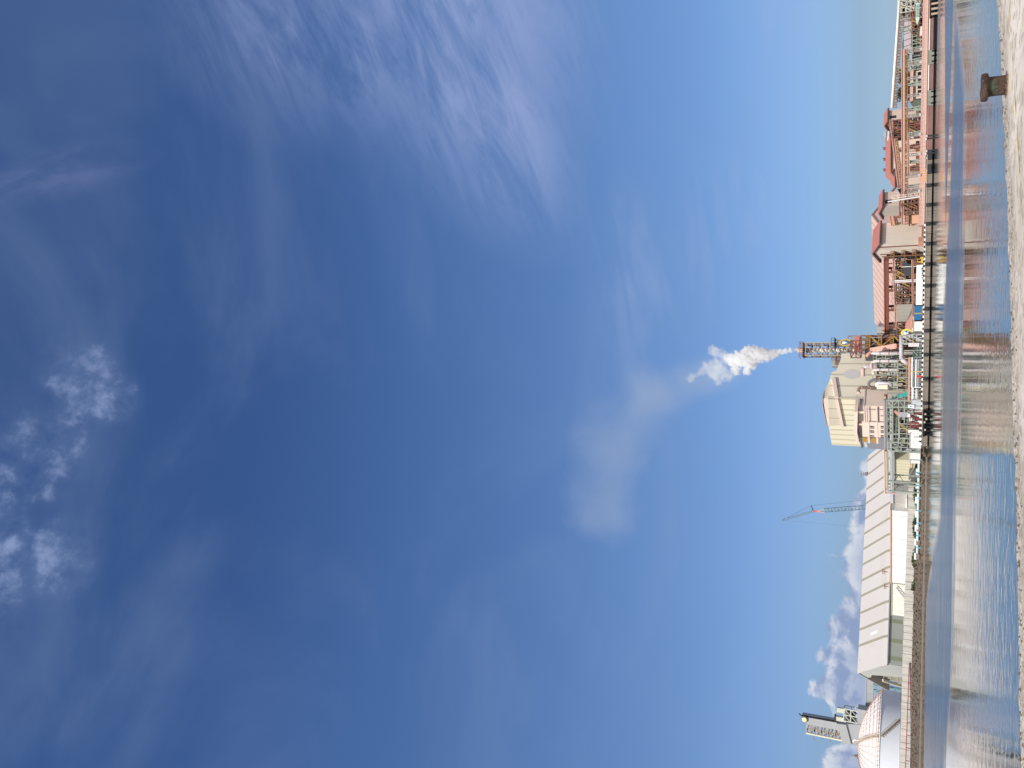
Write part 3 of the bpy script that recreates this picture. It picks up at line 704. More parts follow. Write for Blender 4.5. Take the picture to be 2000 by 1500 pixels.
obj('wall', MB().box(0, f.L, 0, 8, 0, zt_), mat('streaked_white_sheet', (.78, .74, .67), .5, .06, .05, .45, ('x', .9), .10, dirt=(.42, .30, .20)), T)
obj('roof_edge', MB().box(-.2, f.L+.2, -.3, 8, zt_, zt_+.3), 'walkway', T)
f = Fr(1790, 1166, 366, 0, ZL)
T = thing('slanting_stair', 'pale slanting steel stair in front of the streaked white annexe', 'stair', f)
a_, b_ = f.p(1768, 1166), f.p(1753, 1147); obj('stringer', MB().truss((a_[0], 0, a_[1]), (b_[0], 0, b_[1]), 1.2, 1.1, 6, .24), 'greywhite', T)
obj('landing', MB().box(b_[0]-.2, b_[0]+1.6, -.6, .6, b_[1]-.2, b_[1]+.1), 'walkway', T)
f = Fr2(1001, 360, 964, 350, ZL)
T = thing('grey_annexe', 'plain grey block between the white low building and the green portal frame', 'building', f)
zt_ = f.p(1745, 985)[1]
obj('wall', MB().box(0, f.L, 0, 10, 0, zt_), mat('plain_grey_sheet', (.40, .39, .37), .7, .08, .1, .1), T)
obj('fascia', MB().box(-.2, f.L+.2, -.5, 10, zt_, zt_+1.1), 'lightgrey', T)
obj('canopy', MB().box(f.L*.35, f.L*.9, -2, 0, zt_*.35, zt_*.42), 'white', T)
# cream ribbed low building
f = Fr2(941, 348, 900, 338, ZL)
T = thing('cream_building', 'low cream ribbed building behind the fence left of the white boxes', 'building', f)
zt_ = f.p(1747.5, 920)[1]
obj('wall', MB().box(0, f.L, 0, 9, 0, zt_), mat('low_cream_ribs', (.66, .62, .44), .6, .05, .1, .08, ('x', 1.8), .55, ribw=.12), T)
obj('roof', MB().box(-.4, f.L+3, -.6, 9, zt_, zt_+.5), 'greyclad', T)
obj('rail', MB().bar((0, -.7, zt_*.22), (f.L, -.7, zt_*.22), .22), 'yellow', T)
# fence
f = Fr2(1560, 345, 915, 312, 2.4)
T = thing('boundary_fence', 'long weathered pale concrete panel fence above the rock bank', 'fence', f)
mb = MB(); zb0, zt0 = f.p(1773, 1540)[1], f.p(1755.5, 1500)[1]; zb1, zt1 = f.p(1789, 917)[1], f.p(1775.8, 917)[1]
n = 46
for i in range(n):
    u0, u1 = i/n, (i+1)/n; x0, x1 = u0*f.L, u1*f.L; j = random.uniform(-.10, .10)
    zt_ = zt0+(zt1-zt0)*(u0+u1)/2+j
    if 18 < i < 30: zt_ += .15
    mb.box(x0+.07, x1-.07, random.uniform(-.05, .05), .25, zb0+(zb1-zb0)*(u0+u1)/2-.3, zt_)
obj('panel', mb, 'fence', T)
obj('cap_rail', MB().prism([(0, zt0-.05), (f.L, zt1-.05), (f.L, zt1+.05), (0, zt0+.05)], .26, .4), 'greyclad', T)
f3 = Fr2(1545, 341, 1290, 330, 2.4)
A, B = f3.p(1767.5, 1500), f3.p(1776, 1292)
T = thing('red_rail', 'thin dark red pipe rail along the foot of the fence on the left', 'rail', f3)
mb = MB(); mb.bar((0, 0, A[1]-.05), (f3.L*.97, 0, B[1]), .3)
obj('pipe', mb, mat('dark_red_pipe', (.30, .04, .04), .6), T)
for i in range(10): obj('post', MB().bar((i*f3.L/10+1, 0, -.3), (i*f3.L/10+1, 0, A[1]+(B[1]-A[1])*i/10), .2), 'rust', T)
f3 = Fr2(1240, 333, 1090, 322, 2.4)
T = thing('tan_ledge', 'flat tan concrete ledge below the fence in the middle of the rock bank', 'ledge', f3)
zz = f3.p(1784, 1180)[1]; obj('slab', MB().box(8, f3.L-6, 0, 4, -.8, zz), mat('tan_concrete', (.50, .34, .24), .9, .2), T)
obj('white_slab', MB().box(-8, 5, -3, 0, -.5, zz-.9), 'white', T)
# pale blue pipe, white barriers and hedge
f3 = Fr2(1092, 316, 871, 303, 1.6)
T = thing('blue_pipeline', 'pale blue jacketed pipe in long segments along the shore', 'pipe', f3)
A, B = f3.p(1791.2, 1092), f3.p(1795.6, 871)
mb = MB(); mj = MB(); n = 9
for i in range(n):
    u0, u1 = i/n, (i+.93)/n
    mb.tube([(u0*f3.L, 0, A[1]+(B[1]-A[1])*u0), (u1*f3.L, 0, A[1]+(B[1]-A[1])*u1)], .42, 10)
    uj = (i+.965)/n; obj('joint', MB().box(uj*f3.L-.35, uj*f3.L+.35, -.3, .3, -.5, A[1]+(B[1]-A[1])*uj+.25), mat('blue_joint', (.10, .30, .42), .5), T)
obj('jacket', mb, 'paleblue', T)
first = None
for i in range(7):
    y0 = 916+i*27.5
    fb = Fr(1791, y0+6, 306.6+i*1.35, 0, 1.9)
    ln = abs(at(1790, y0, 307).x-at(1790, y0+13, 307).x)
    zz = fb.p(1790.5-i*.55, y0+6)[1]
    lb = 'white barrier block on the grass by the blue pipe, %s from the white boxes' % ('first second third fourth fifth sixth seventh'.split()[i])
    T = thing('white_barrier', lb, 'barrier', fb, 'white barrier blocks on the grass')
    obj('block', MB().box(-ln/2, ln/2, 0, .5, zz-.3, zz+.3), 'white', T)
    obj('foot', MB().box(-ln/2+.2, ln/2-.2, .1, .4, -.4, zz-.3), 'concrete', T)
def shrub(name, label, mk, boxes, n, seed, s=(.25, .5), kind='stuff', cat='shrub'):
    random.seed(seed); mb = MB()
    for (A, B, zz, dy, hh) in boxes:
        for i in range(n):
            t = random.random(); c = A.lerp(B, t); c.y += random.uniform(0, dy); c.z = zz+hh*random.random()**1.2*(.55+.45*math.sin(t*37+c.y)); r = random.uniform(*s)
            a1 = Vector((random.gauss(0, 1), random.gauss(0, 1), random.gauss(0, 1))).normalized()*r; a2 = Vector((random.gauss(0, 1), random.gauss(0, 1), random.gauss(0, 1))).normalized()*r
            mb.add([c-a1, c-a2, c+a1, c+a2], [(0, 1, 2, 3)])
    o = obj(name, mb, mk); tag(o, label, cat, None, kind); return o
leaf = mat('leaf_green', (.055, .085, .028), .7, .5, .8, dirt=(.02, .03, .012), dirtamt=.5)
shrub('ground_cover', 'dark green creeping plants below the fence', leaf, [(at(1790, 1155, 321), at(1790, 905, 308.5), 2.0, 2.0, 1.9)], 3200, 5, cat='plants')
shrub('ground_cover', 'low scrub at the right end of the rocks on the left', leaf, [(at(1790, 1325, 335), at(1790, 1130, 327), 3.0, 1.5, 1.3)], 700, 6, cat='plants')
# crane far behind the shed
f = Fr(1790, 990, 620, 0, ZL)
T = thing('lattice_crane', 'tall lattice boom crane with a hanging jib far behind the striped shed', 'crane', f)
b0 = f.p(1760, 985.5); b1 = f.p(1592, 998.5); j1 = f.p(1528, 1016); st = f.p(1584, 987.5)
bm_ = MB().truss((b0[0], 0, b0[1]), (f.p(1611, 997)[0], 0, f.p(1611, 997)[1]), 2.6, 2.6, 22, .34)
m1 = f.p(1611, 997)
obj('boom', bm_, 'craneblue', T)
mb = MB(); 
for s1, s2 in ((-1.2, -1.2), (1.2, -1.2), (1.2, 1.2), (-1.2, 1.2)): mb.bar((m1[0]+s1, s2, m1[1]), (b1[0], 0, b1[1]+1), .3)
mb.bar((m1[0]+1.2, -1, m1[1]), (m1[0]-1.0, -1, m1[1]+4), .2)
obj('boom_tip', mb, mat('pale_crane_steel', (.50, .45, .40), .6), T)
mb = MB().bar((b1[0], -.2, b1[1]-5), (b1[0]+.05, -.2, b1[1]+1.5), .9, .7); obj('jib_foot', mb, 'cranered', T)
mb = MB().truss((b1[0], 0, b1[1]+1), (j1[0], 0, j1[1]), 1.3, 1.3, 14, .26); obj('jib', mb, 'craneblue', T)
obj('strut', MB().bar((b1[0], 0, b1[1]+1), (st[0], 0, st[1]), .55), 'dark', T)
obj('stay_line', MB().bar((st[0], 0, st[1]), (j1[0], 0, j1[1]), .13).bar((st[0], 0, st[1]), (f.p(1700, 981)[0]+2, 0, f.p(1700, 979)[1]), .11), 'dark', T)
obj('hoist_line', MB().bar((j1[0], 0, j1[1]), (f.p(1690, 1030)[0], 0, f.p(1690, 1030)[1]), .06), 'dark', T)
obj('cab', MB().box(b0[0]-4, b0[0]+6, -2, 2, 1.2, 5).box(b0[0]-5, b0[0]+5, -3, -2, 0, 1.2).box(b0[0]-5, b0[0]+5, 2, 3, 0, 1.2), 'cranered', T)
# a few birds
for i, (x, y) in enumerate(((1655, 1257), (1674, 1178), (1680, 1290))):
    c = at(x, y, 240); q_ = Fr(x, y, 240, 0, 0); q_.o = c
    mb = MB().add([(0, 0, 0), (-.55, .1, .28), (-.5, .3, .22), (0, .35, .03), (.55, .1, .2), (.5, .3, .15), (0, -.25, .02), (.06, .1, -.09), (-.06, .1, -.09)],
                  [(0, 1, 2, 3), (0, 3, 5, 4), (6, 7, 8), (6, 0, 7), (3, 7, 8)])
    o = obj('bird', mb, 'dark'); o.location = c; tag(o, ['tiny dark bird in front of the tallest cloud above the striped shed', 'tiny dark bird above the middle of the striped roof ridge', 'tiny dark bird just above the left end of the striped roof'][i], 'bird', 'birds flying over the shed')
# ------------------------------------------------------------------ CENTRE: main plant building, chimney, process towers
B_ = Fr(1800, 781, 300, 36)
T = thing('main_building', 'tallest cream ribbed plant building left of the smoking chimney', 'building', B_)
XR = 20.0
body = [(0, 0), (XR, 0), (XR, 26.35), (17.6, 26.3), (12.1, 27.5), (11.4, 29.0), (9.5, 29.4), (0, 29.4)]
obj('main_body', MB().prism(body, 0, 31), 'olive', T)
obj('left_cladding', MB().prismx([(.05, .1), (30.9, .1), (30.9, 29.9), (17, 30.2), (0.05, 29.45)], -.16, 0), 'creamrib', T)
obj('upper_cladding', MB().prismx([(.1, 27.0), (16.7, 25.9), (17.4, 30.15), (.1, 29.5)], -.36, -.16), mat('tan_upper_cladding', (.57, .52, .41), .6, .05, .1, .1, ('y', 6.0), .5, ribw=.08), T)
mb = MB().prismx([(-.2, 26.1), (17.2, 25.1), (17.2, 26.0), (-.2, 27.1)], -.95, -.36); obj('lean_to_edge', mb, 'trim', T)
mb = MB().prism([(0, 26.0), (8.3, 27.5), (8.3, 28.8), (0, 27.2)], -.6, 0); obj('lean_to_edge', mb, 'trim', T)
obj('penthouse', MB().prism([(.4, 29.3), (9.3, 29.3), (8.3, 29.6), (3.2, 31.0), (.4, 31.15)], .6, 18.2), mat('tan_penthouse', (.60, .54, .43), .6, .05, .1, .1, ('y', 6.0), .4, ribw=.06), T)
obj('penthouse_wall', MB().prismx([(.7, 29.4), (18.1, 30.2), (18.1, 30.9), (4.2, 31.2), (.7, 31.1)], .1, .4), 'trim', T)
obj('penthouse_roof', MB().prismx([(.3, 31.2), (4.2, 31.55), (18.5, 31.0), (18.5, 31.25), (4.2, 31.85), (.3, 31.5)], -.1, 3.4), 'greyclad', T)
obj('rear_parapet', MB().prismx([(18.4, 29.4), (30.9, 29.8), (30.9, 30.2), (18.4, 30.5)], 0, 6), 'cream', T)
px_, pz_ = B_.p(1664, 731); mb = MB(); N = 24
mb.add([(px_+2.1*math.cos(2*math.pi*k/N), -.05, pz_+2.9*math.sin(2*math.pi*k/N)) for k in range(N)], [tuple(range(N))]); obj('faded_emblem', mb, mat('faded_patch', (.60, .58, .55), .7, .06), T)
# grey side block and curved canopy on the left face
f = Fr2(881, 318, 856, 298)
T = thing('side_block', 'grey clad block with a small white roof room left of the pink building', 'building', f)
z0, z1 = f.p(1731, 868)[1], f.p(1693, 868)[1]
obj('wall', MB().box(0, f.L, 0, 8, 0, z1), mat('blue_grey_cladding', (.34, .34, .36), .6, .08, .2, .1), T)
obj('roof_room', MB().box(.3, f.L*.62, .5, 6, z1, f.p(1683.5, 868)[1]), 'white', T)
obj('soffit', MB().box(-.3, f.L*.7, .1, 6.4, f.p(1683.5, 868)[1], f.p(1680.5, 868)[1]), 'greyduct', T)
f = Fr2(867, 300, 803, 290)
T = thing('canopy_roof', 'pale curved canopy roof with a grey wall under it above the pink building', 'canopy', f)
z = [f.p(1678, 867)[1], f.p(1671, 845)[1], f.p(1672, 803)[1]]
xs = [0, f.L*.35, f.L]; th_ = .95
obj('roof', MB().prism([(xs[0], z[0]-.2), (xs[1], z[1]-.6), (xs[2], z[2]-.6), (xs[2], z[2]+.4), (xs[1], z[1]+.5), (xs[0], z[0]+.7)], -1.2, 7), 'trim', T)
obj('back_wall', MB().prism([(1, z[1]-4.0), (f.L-.5, z[1]-4.0), (f.L-.5, z[2]-.8), (xs[1], z[1]-.8), (1, z[0]-.4)], .6, 6), mat('grey_plate', (.36, .34, .31), .7), T)  # plain grey wall under the canopy
obj('column', MB().box(f.L-1.2, f.L-.6, -.6, 0, 0, z[2]-.7), 'trim', T); obj('column', MB().box(f.L*.55, f.L*.55+.5, -.6, 0, 0, z[2]-.7), 'trim', T)
# pink building with windows
f = Fr2(856, 292, 795, 281)
T = thing('control_building', 'pale pink five storey building with small paired windows in front of the cream building', 'building', f)
zt_ = f.p(1690, 825)[1]; L = f.L
obj('wall', MB().box(0, L, 0, 8, 0, zt_), 'facade', T)
obj('left_bay', MB().box(.2, L*.50, -.5, 0, 0, zt_+1.0), mat('pink_facade_bay', (.77, .63, .53), .8, .05), T)
obj('roof_edge', MB().box(-.2, L+.2, -.2, 8.2, zt_, zt_+.35), 'trim', T)
for zz in (f.p(1697, 830)[1], f.p(1713.5, 830)[1]): obj('floor_band', MB().box(-.1, L+.05, -.58, -.5, zz-.15, zz+.15), 'trim', T) if zz < zt_ else None
for xr, yr in ((1702, 1), (1723, 1), (1737.5, .9)):
    for yy in (832, 840.5, 850):
        a_ = f.p(xr, yy); w_ = .62
        o = obj('window', MB().box(a_[0]-w_, a_[0]+w_, -.60, -.48, a_[1]-.45, a_[1]+.45), mat('window_glass', (.05, .05, .06), .2, .1, spec=.6), T)
        obj('sill', MB().box(a_[0]-w_-.1, a_[0]+w_+.1, -.75, -.6, a_[1]-.62, a_[1]-.47), 'greyclad', o); obj('mullion', MB().box(a_[0]-.1, a_[0]+.1, -.66, -.61, a_[1]-.45, a_[1]+.45), 'facade', o)
for yy in (799, 811, 822.5):
    a_ = f.p(1710, yy); obj('downpipe', MB().bar((a_[0], -.15, 1), (a_[0], -.15, zt_-.5 if yy != 811 else zt_*.72), .28), mat('mauve_pipe', (.32, .27, .29), .6), T)
for xr in (1694, 1715): a_ = f.p(xr, 810); obj('wall_pipe', MB().bar((L*.52, -.12, a_[1]), (L-.3, -.12, a_[1]), .24), mat('mauve_pipe', (.32, .27, .29), .6), T)
for xr in (1697.5, 1714):
    a_ = f.p(xr, 860); x0 = -3.0
    b_ = obj('balcony', MB().box(x0, .0, -.6, 2.5, a_[1]-.3, a_[1]+.35), 'trim', T)
    obj('equipment', MB().box(x0+.2, -.6, -.4, 1.5, a_[1]+.35, a_[1]+2.0), 'yellow', b_)
# green pipe bridge with trusses
f = Fr2(961, 305, 781, 274)
T = thing('pipe_bridge', 'pale green steel pipe bridge crossing in front of the pink building', 'pipe bridge', f)
zt_ = f.p(1733, 870)[1]; zs = [0, f.p(1766, 870)[1], f.p(1755, 870)[1], f.p(1744, 870)[1], zt_]
cols = [f.p(1760, y)[0] for y in (960, 941, 879, 864, 848, 795, 782)]
mb = MB()
def zl(i, x): return zs[i]
for i in range(1, 5): mb.bar((cols[2], 0, zs[i]), (cols[-1], 0, zs[i]), .3); mb.bar((cols[2], 3, zs[i]), (cols[-1], 3, zs[i]), .3)
for i in (3, 4): mb.bar((cols[0], 0, zs[i]), (cols[2], 0, zs[i]), .34); mb.bar((cols[0], 3, zs[i]), (cols[2], 3, zs[i]), .3)
obj('beam', mb, 'green', T)
for x in cols: obj('column', MB().bar((x, 0, 0), (x, 0, zs[-1]), .42).bar((x, 3, 0), (x, 3, zs[-1]), .36).bar((x, 0, zs[1]), (x, 3, zs[2]), .22).bar((x, 3, zs[2]), (x, 0, zs[3]), .22), 'green', T)
mb = MB()
for a_, b_ in zip(cols[:-1], cols[1:]):
    if b_-a_ > 3.2: continue
    for i in range(4): mb.bar((a_, .1, zs[i]), (b_, .1, zs[i+1]), .2) if i % 2 else mb.bar((b_, .1, zs[i]), (a_, .1, zs[i+1]), .2)
obj('brace', mb, 'green', T)
n = 8; x0, x1 = cols[4], cols[5]
mb = MB()
for i in range(n): xa, xb = x0+(x1-x0)*i/n, x0+(x1-x0)*(i+1)/n; mb.bar((xa, .05, zs[3] if i % 2 else zs[4]), (xb, .05, zs[4] if i % 2 else zs[3]), .18)
obj('truss', mb, 'green', T)
for j, (r, c, yy, zz) in enumerate(((.42, 'mauve_pipe', .3, .55), (.3, 'cream', 1.4, .45), (.34, 'red', 2.4, .5))):
    obj('pipe', MB().tube([(cols[2]-1 if c == 'mauve_pipe' else cols[0], yy, zt_+zz), (cols[-1], yy, zt_+zz)], r, 8), MATS['mauve_pipe'] if c == 'mauve_pipe' else (mat('dull_red_pipe', (.34, .12, .09), .6) if c == 'red' else c), T)
obj('pipe', MB().tube([(cols[0]-.8, -.4, zs[3]-1), (cols[0]-.8, -.4, zt_+.9), (cols[2], -.4, zt_+.9)], .3, 8), mat('pink_pipe', (.62, .42, .36), .6), T)
obj('pipe', MB().tube([(cols[0], .8, zs[3]+.5), (cols[-1], .8, zs[3]+.5)], .45, 8), 'greywhite', T)
# dense machinery generator, each a thing of its own
def plant(name, label, cat, y0, y1, D, xtop, floors, bays, seed, fm='green', gear=('greywhite', 'dark', 'rust', 'white', 'yellow'), group=None, depth=4.5, xbot=None, dens=1.0, w=.26, diag=3, th=0):
    """open steel process tower: frame, floors and the vessels and pipes on each floor"""
    rnd = random.Random(seed); f = Fr(xbot or 1800, y0, D, th) ; x1 = f.p(1790, y1)[0]; z1 = f.p(xtop, (y0+y1)/2)[1]
    T = thing(name, label, cat, f, group); fh = z1/floors
    mb = MB().grid(0, x1, 0, 0, z1, bays, floors, w, diag).grid(0, x1, depth, 0, z1, bays, floors, w, diag)
    for i in range(bays+1):
        for j in range(1, floors+1): mb.bar((i*x1/bays, 0, j*fh), (i*x1/bays, depth, j*fh), w*.8)
    obj('frame', mb, fm, T)
    mb = MB()
    for j in range(1, floors+1): mb.box(.05, x1-.05, .3, depth-.1, j*fh-.10, j*fh+.02)
    obj('deck', mb, 'dark', T)
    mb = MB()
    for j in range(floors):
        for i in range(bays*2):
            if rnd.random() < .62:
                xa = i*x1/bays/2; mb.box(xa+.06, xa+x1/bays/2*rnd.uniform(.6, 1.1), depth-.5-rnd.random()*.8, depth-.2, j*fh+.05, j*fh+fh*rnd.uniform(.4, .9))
    obj('shaded_machinery_bank', mb, mat('shadow_clutter', (.10, .085, .08), .7, .9, 1.6, 0, dirt=(.42, .38, .34), dirtamt=.8), T)  # dark boxes fill the rear: gear clutter with its shade in the colour
    mb = MB()
    for j in range(1, floors+1):
        mb.bar((0, -.25, j*fh+1.0), (x1, -.25, j*fh+1.0), .12)
        for i in range(int(x1/1.3)+1): mb.bar((i*1.3, -.25, j*fh), (i*1.3, -.25, j*fh+1.0), .1)
    obj('railing', mb, fm, T)
    for k in range(int(floors*bays*2.6*dens)):
        j = rnd.randrange(floors); zz = j*fh+.1; xx = rnd.uniform(.6, max(.7, x1-.6)); yy = rnd.uniform(.8, depth-.8); c = rnd.choice(gear); hh = rnd.uniform(.35, .85)*fh; t = rnd.random(); r = rnd.uniform(.2, .7)
        if t < .4: obj('vessel', MB().lathe([(0, zz), (r, zz), (r, zz+hh*.85), (r*.7, zz+hh*.96), (0, zz+hh)], xx, yy, 12), c, T, False)
        elif t < .6: obj('cabinet', MB().box(xx-r, xx+r, yy-r*.6, yy+r*.6, zz, zz+hh), c, T)
        elif t < .82: 
            xx2 = rnd.uniform(0, x1); obj('pipe', MB().tube([(xx, .4, zz), (xx, .4, zz+hh), (xx2, .4, zz+hh), (xx2, .4, min(z1, zz+fh*1.4))], rnd.uniform(.12, .25), 6), c, T)
        else:
            obj('stair', MB().bar((xx-.3*fh, -.1, zz), (xx+.3*fh, -.1, zz+fh), .4, .25), rnd.choice(('yellow', fm, fm, 'rust', 'dark')), T)
    return T, f, x1, z1, fh
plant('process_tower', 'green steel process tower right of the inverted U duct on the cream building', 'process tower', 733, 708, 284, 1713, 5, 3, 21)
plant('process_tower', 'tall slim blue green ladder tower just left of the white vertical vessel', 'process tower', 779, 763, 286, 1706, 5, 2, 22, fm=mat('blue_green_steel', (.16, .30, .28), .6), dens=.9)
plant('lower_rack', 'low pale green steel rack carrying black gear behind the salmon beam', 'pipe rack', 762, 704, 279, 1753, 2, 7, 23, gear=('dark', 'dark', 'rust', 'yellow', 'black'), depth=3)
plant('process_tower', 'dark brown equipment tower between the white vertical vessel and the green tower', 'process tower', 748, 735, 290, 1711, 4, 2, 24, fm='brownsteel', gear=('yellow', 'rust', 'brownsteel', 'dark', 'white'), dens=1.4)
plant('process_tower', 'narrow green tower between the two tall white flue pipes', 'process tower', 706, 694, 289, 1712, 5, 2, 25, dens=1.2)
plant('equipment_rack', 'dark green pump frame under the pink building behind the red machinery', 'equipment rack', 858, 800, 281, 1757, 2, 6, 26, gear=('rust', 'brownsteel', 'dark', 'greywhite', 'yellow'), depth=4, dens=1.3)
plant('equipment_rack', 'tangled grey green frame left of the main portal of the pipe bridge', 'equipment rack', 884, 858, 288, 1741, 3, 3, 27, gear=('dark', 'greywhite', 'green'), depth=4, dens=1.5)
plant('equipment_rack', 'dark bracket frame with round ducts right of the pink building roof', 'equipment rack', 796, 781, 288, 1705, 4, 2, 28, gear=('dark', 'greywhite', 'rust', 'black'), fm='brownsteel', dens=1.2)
# tall white flues
def flue(label, pts, D, r, m='whitepipe', capm='salmon', capn=0):
    f = Fr(1800, pts[0][1], D); T = thing('flue_pipe', label, 'flue', f, 'white flue pipes in front of the cream building')
    pp = [(*f.p(x, y), ) for x, y in pts]; P3 = [Vector((a_, 0, b_)) for a_, b_ in pp]; P3[0].z = 0
    def rounded(ps):
        out = [ps[0]]
        for i in range(1, len(ps)-1):
            a_, b_ = (ps[i-1]-ps[i]), (ps[i+1]-ps[i]); k = min(1.3, a_.length*.45, b_.length*.45); p0 = ps[i]+a_.normalized()*k; p1 = ps[i]+b_.normalized()*k
            out += [p0, p0*.3+ps[i]*.4+p1*.3, p1]
        return out+[ps[-1]]
    P4 = rounded(P3); k = len(P4) if not capn else len(P4)-capn
    obj('pipe', MB().tube(P4[:k], r, 14), m, T, True)
    if capn: obj('elbow', MB().tube(P4[k-1:], r*1.04, 14), capm, T, True)
    z = 2.0
    while z < P3[1].z-1: obj('flange', MB().lathe([(r+.02, z), (r+.14, z), (r+.14, z+.2), (r+.02, z+.2)], P3[0].x, P3[0].y, 14), mat('pinkish_flange', (.50, .30, .28), .6), T); z += 2.6
    return T
flue('tall white flue pipe with an orange elbow beside the dark crusher tower', [(1752, 690), (1706, 690), (1699, 688), (1692, 697)], 283, .52, capn=4)
flue('second tall white flue pipe, joined to the curved pink bend', [(1757, 705), (1707, 705), (1701, 712), (1703, 720)], 282, .48, capn=3, capm=mat('pink_elbow', (.60, .40, .37), .6))
flue('short white flue pipe under the inverted U duct', [(1760, 722), (1708, 722), (1704, 727), (1708, 731)], 283, .45, capn=3, capm='trim')
T = flue('inverted U duct standing out from the cream building wall', [(1712, 716), (1685, 716), (1685.5, 735)], 286, .62, m=mat('silvery_pipe', (.52, .48, .50), .4, .1), capn=2, capm=mat('pink_elbow', (.60, .40, .37), .6))
flue('gooseneck duct left of the white vertical vessel', [(1712, 757), (1677, 757), (1676, 767), (1681, 768)], 286, .5, m='brownsteel', capn=3, capm=mat('pink_elbow', (.60, .40, .37), .6))
flue('dark curved duct feeding the top of the white vertical vessel', [(1712, 741), (1702, 742), (1695, 750), (1699, 756)], 284, .45, m='greyduct')
f = Fr(1800, 752.5, 282)
T = thing('vertical_vessel', 'white upright vessel with a cream box at its side below the gooseneck duct', 'vessel', f)
r = 1.05; z0, z1 = f.p(1744, 752)[1], f.p(1709, 752)[1]
obj('shell', MB().lathe([(0, z0), (r*.6, z0), (r, z0+1), (r, z1-.8), (r*.6, z1-.2), (0, z1)], n=20), 'white', T, True)
obj('cream_box', MB().box(-1.5, -.1, -1.6, -.7, z0+1.5, z1-.6), mat('cream_casing', (.76, .70, .55), .5), T)
for s_ in (-.8, .8): obj('leg', MB().bar((s_, -.3, 0), (s_, -.3, z0+1), .3), 'green', T)
# salmon beam in front and teal conveyor
f = Fr2(784, 272, 698, 271)
T = thing('pipe_beam', 'long salmon painted box beam running low in front of the process towers', 'beam', f)
zz = f.p(1775.5, 740)[1]
obj('beam', MB().box(0, f.L, 0, .7, zz-.32, zz+.32), 'salmon', T)
for i in range(6): obj('post', MB().bar((1+i*(f.L-2)/5, .35, 0), (1+i*(f.L-2)/5, .35, zz-.3), .28), 'green', T)
f = Fr(1800, 781, 276)
T = thing('teal_chute', 'teal slanting chute climbing to the right of the green pipe bridge', 'chute', f)
a_, b_ = f.p(1739, 780), f.p(1771, 768); obj('casing', MB().bar((a_[0], 0, a_[1]), (b_[0], 0, b_[1]), .9, .8), 'teal', T)
m_ = ((a_[0]+b_[0])/2, (a_[1]+b_[1])/2); obj('hood', MB().bar((m_[0], -.1, m_[1]-.8), (b_[0], -.1, b_[1]-.3), 1.2, 1.3), 'teal', T); obj('leg', MB().bar((b_[0], 0, 0), (b_[0], 0, b_[1]), .2).bar((m_[0], 0, 0), (m_[0], 0, m_[1]), .2), 'green', T)
# salmon ramp gallery and lilac duct by the round sign
A, B = at(1703, 684.5, 292), at(1754, 676, 284)
gallery('inclined_conveyor', 'faded red covered conveyor slanting down beside the first white flue', 'conveyor', B, A, 1.2, .9, 'palesalmon', mat('rusted_salmon', (.50, .24, .18), .7, .35, 1.5, .4, dirt=(.14, .06, .04), dirtamt=.6), (.5,), legm='brownsteel', truss=.8, tn=7)
f = Fr(1800, 702, 278)
T = thing('main_duct', 'large lilac grey horizontal duct that narrows downward behind the process pipes', 'duct', f)
a_, b_ = f.p(1760.5, 702), f.p(1760.5, 655); c_ = f.p(1774, 710)
obj('barrel', MB().tube([(b_[0], 0, b_[1]), (a_[0], 0, a_[1])], .62, 14), mat('lilac_duct', (.50, .48, .52), .5, .1, .5, .1, ('x', .9), .2), T, True)
obj('taper', MB().tube([(a_[0], 0, a_[1]), (c_[0], 0, c_[1])], [.62, .8], 14), mat('pink_tile_duct', (.60, .50, .50), .5, .1, .5, .1, ('x', .7), .25), T, True)
for i in range(4): xx = a_[0]+(b_[0]-a_[0])*i/3; obj('saddle', MB().bar((xx-.3, 0, 0), (xx-.3, 0, a_[1]), .25).bar((xx+.3, 0, 0), (xx+.3, 0, a_[1]), .25), 'green', T)
# quay-side pipe rack
f = Fr2(757, 268, 696, 267.6)
T = thing('pipe_rack', 'bundle of white and blue grey pipes lying along the quay below the salmon beam', 'pipe rack', f)
for i, (xx, r, m_) in enumerate(((1781.5, .22, 'white'), (1785.5, .18, mat('slate_pipe', (.16, .20, .25), .5)), (1789, .24, 'white'), (1793.5, .26, 'greywhite'), (1796.5, .15, 'trim'))):
    zz = f.p(xx, 728)[1]; obj('pipe', MB().tube([(0, .2+.2*i, zz), (f.L*(.97-.03*i), .2+.2*i, zz)], r, 8), m_, T)
for i in range(14): xx = .6+i*(f.L-1)/13; obj('stand', MB().bar((xx, .5, 0), (xx, .5, f.p(1780, 728)[1]), .16).bar((xx, 0, f.p(1787, 728)[1]), (xx, 1.4, f.p(1787, 728)[1]), .14), 'slate', T) if False else obj('stand', MB().bar((xx, .5, 0), (xx, .5, f.p(1780, 728)[1]), .16), mat('slate_pipe', (.16, .20, .25), .5), T)
f = Fr(1800, 738, 267)
T = thing('hose_cabinet', 'small bright red box on the quay edge between the pipe bundle and the posts', 'box', f)
a_ = f.p(1791.5, 736)[1]; obj('box', MB().box(.05, .75, 0, .7, .25, a_), 'red', T); obj('lid', MB().box(0, .8, -.05, .75, a_, a_+.1), 'red', T)
f = Fr(1800, 782, 268)
T = thing('white_beam', 'thick white horizontal girder above the grey lying vessel', 'girder', f)
x1 = f.p(1782, 755)[0]; zz = f.p(1782, 768)[1]; obj('girder', MB().box(0, x1, .6, 1.1, zz-.3, zz+.25), 'white', T); obj('leg', MB().box(.1, .4, .7, 1, 0, zz-.3), 'white', T); obj('leg', MB().box(x1-.4, x1-.1, .7, 1, 0, zz-.3), 'white', T)
f = Fr(1800, 779, 267)
T = thing('lying_vessel', 'grey white horizontal pressure vessel lying on the quay', 'vessel', f)
x1 = f.p(1791, 759)[0]; zz = f.p(1791, 768)[1]
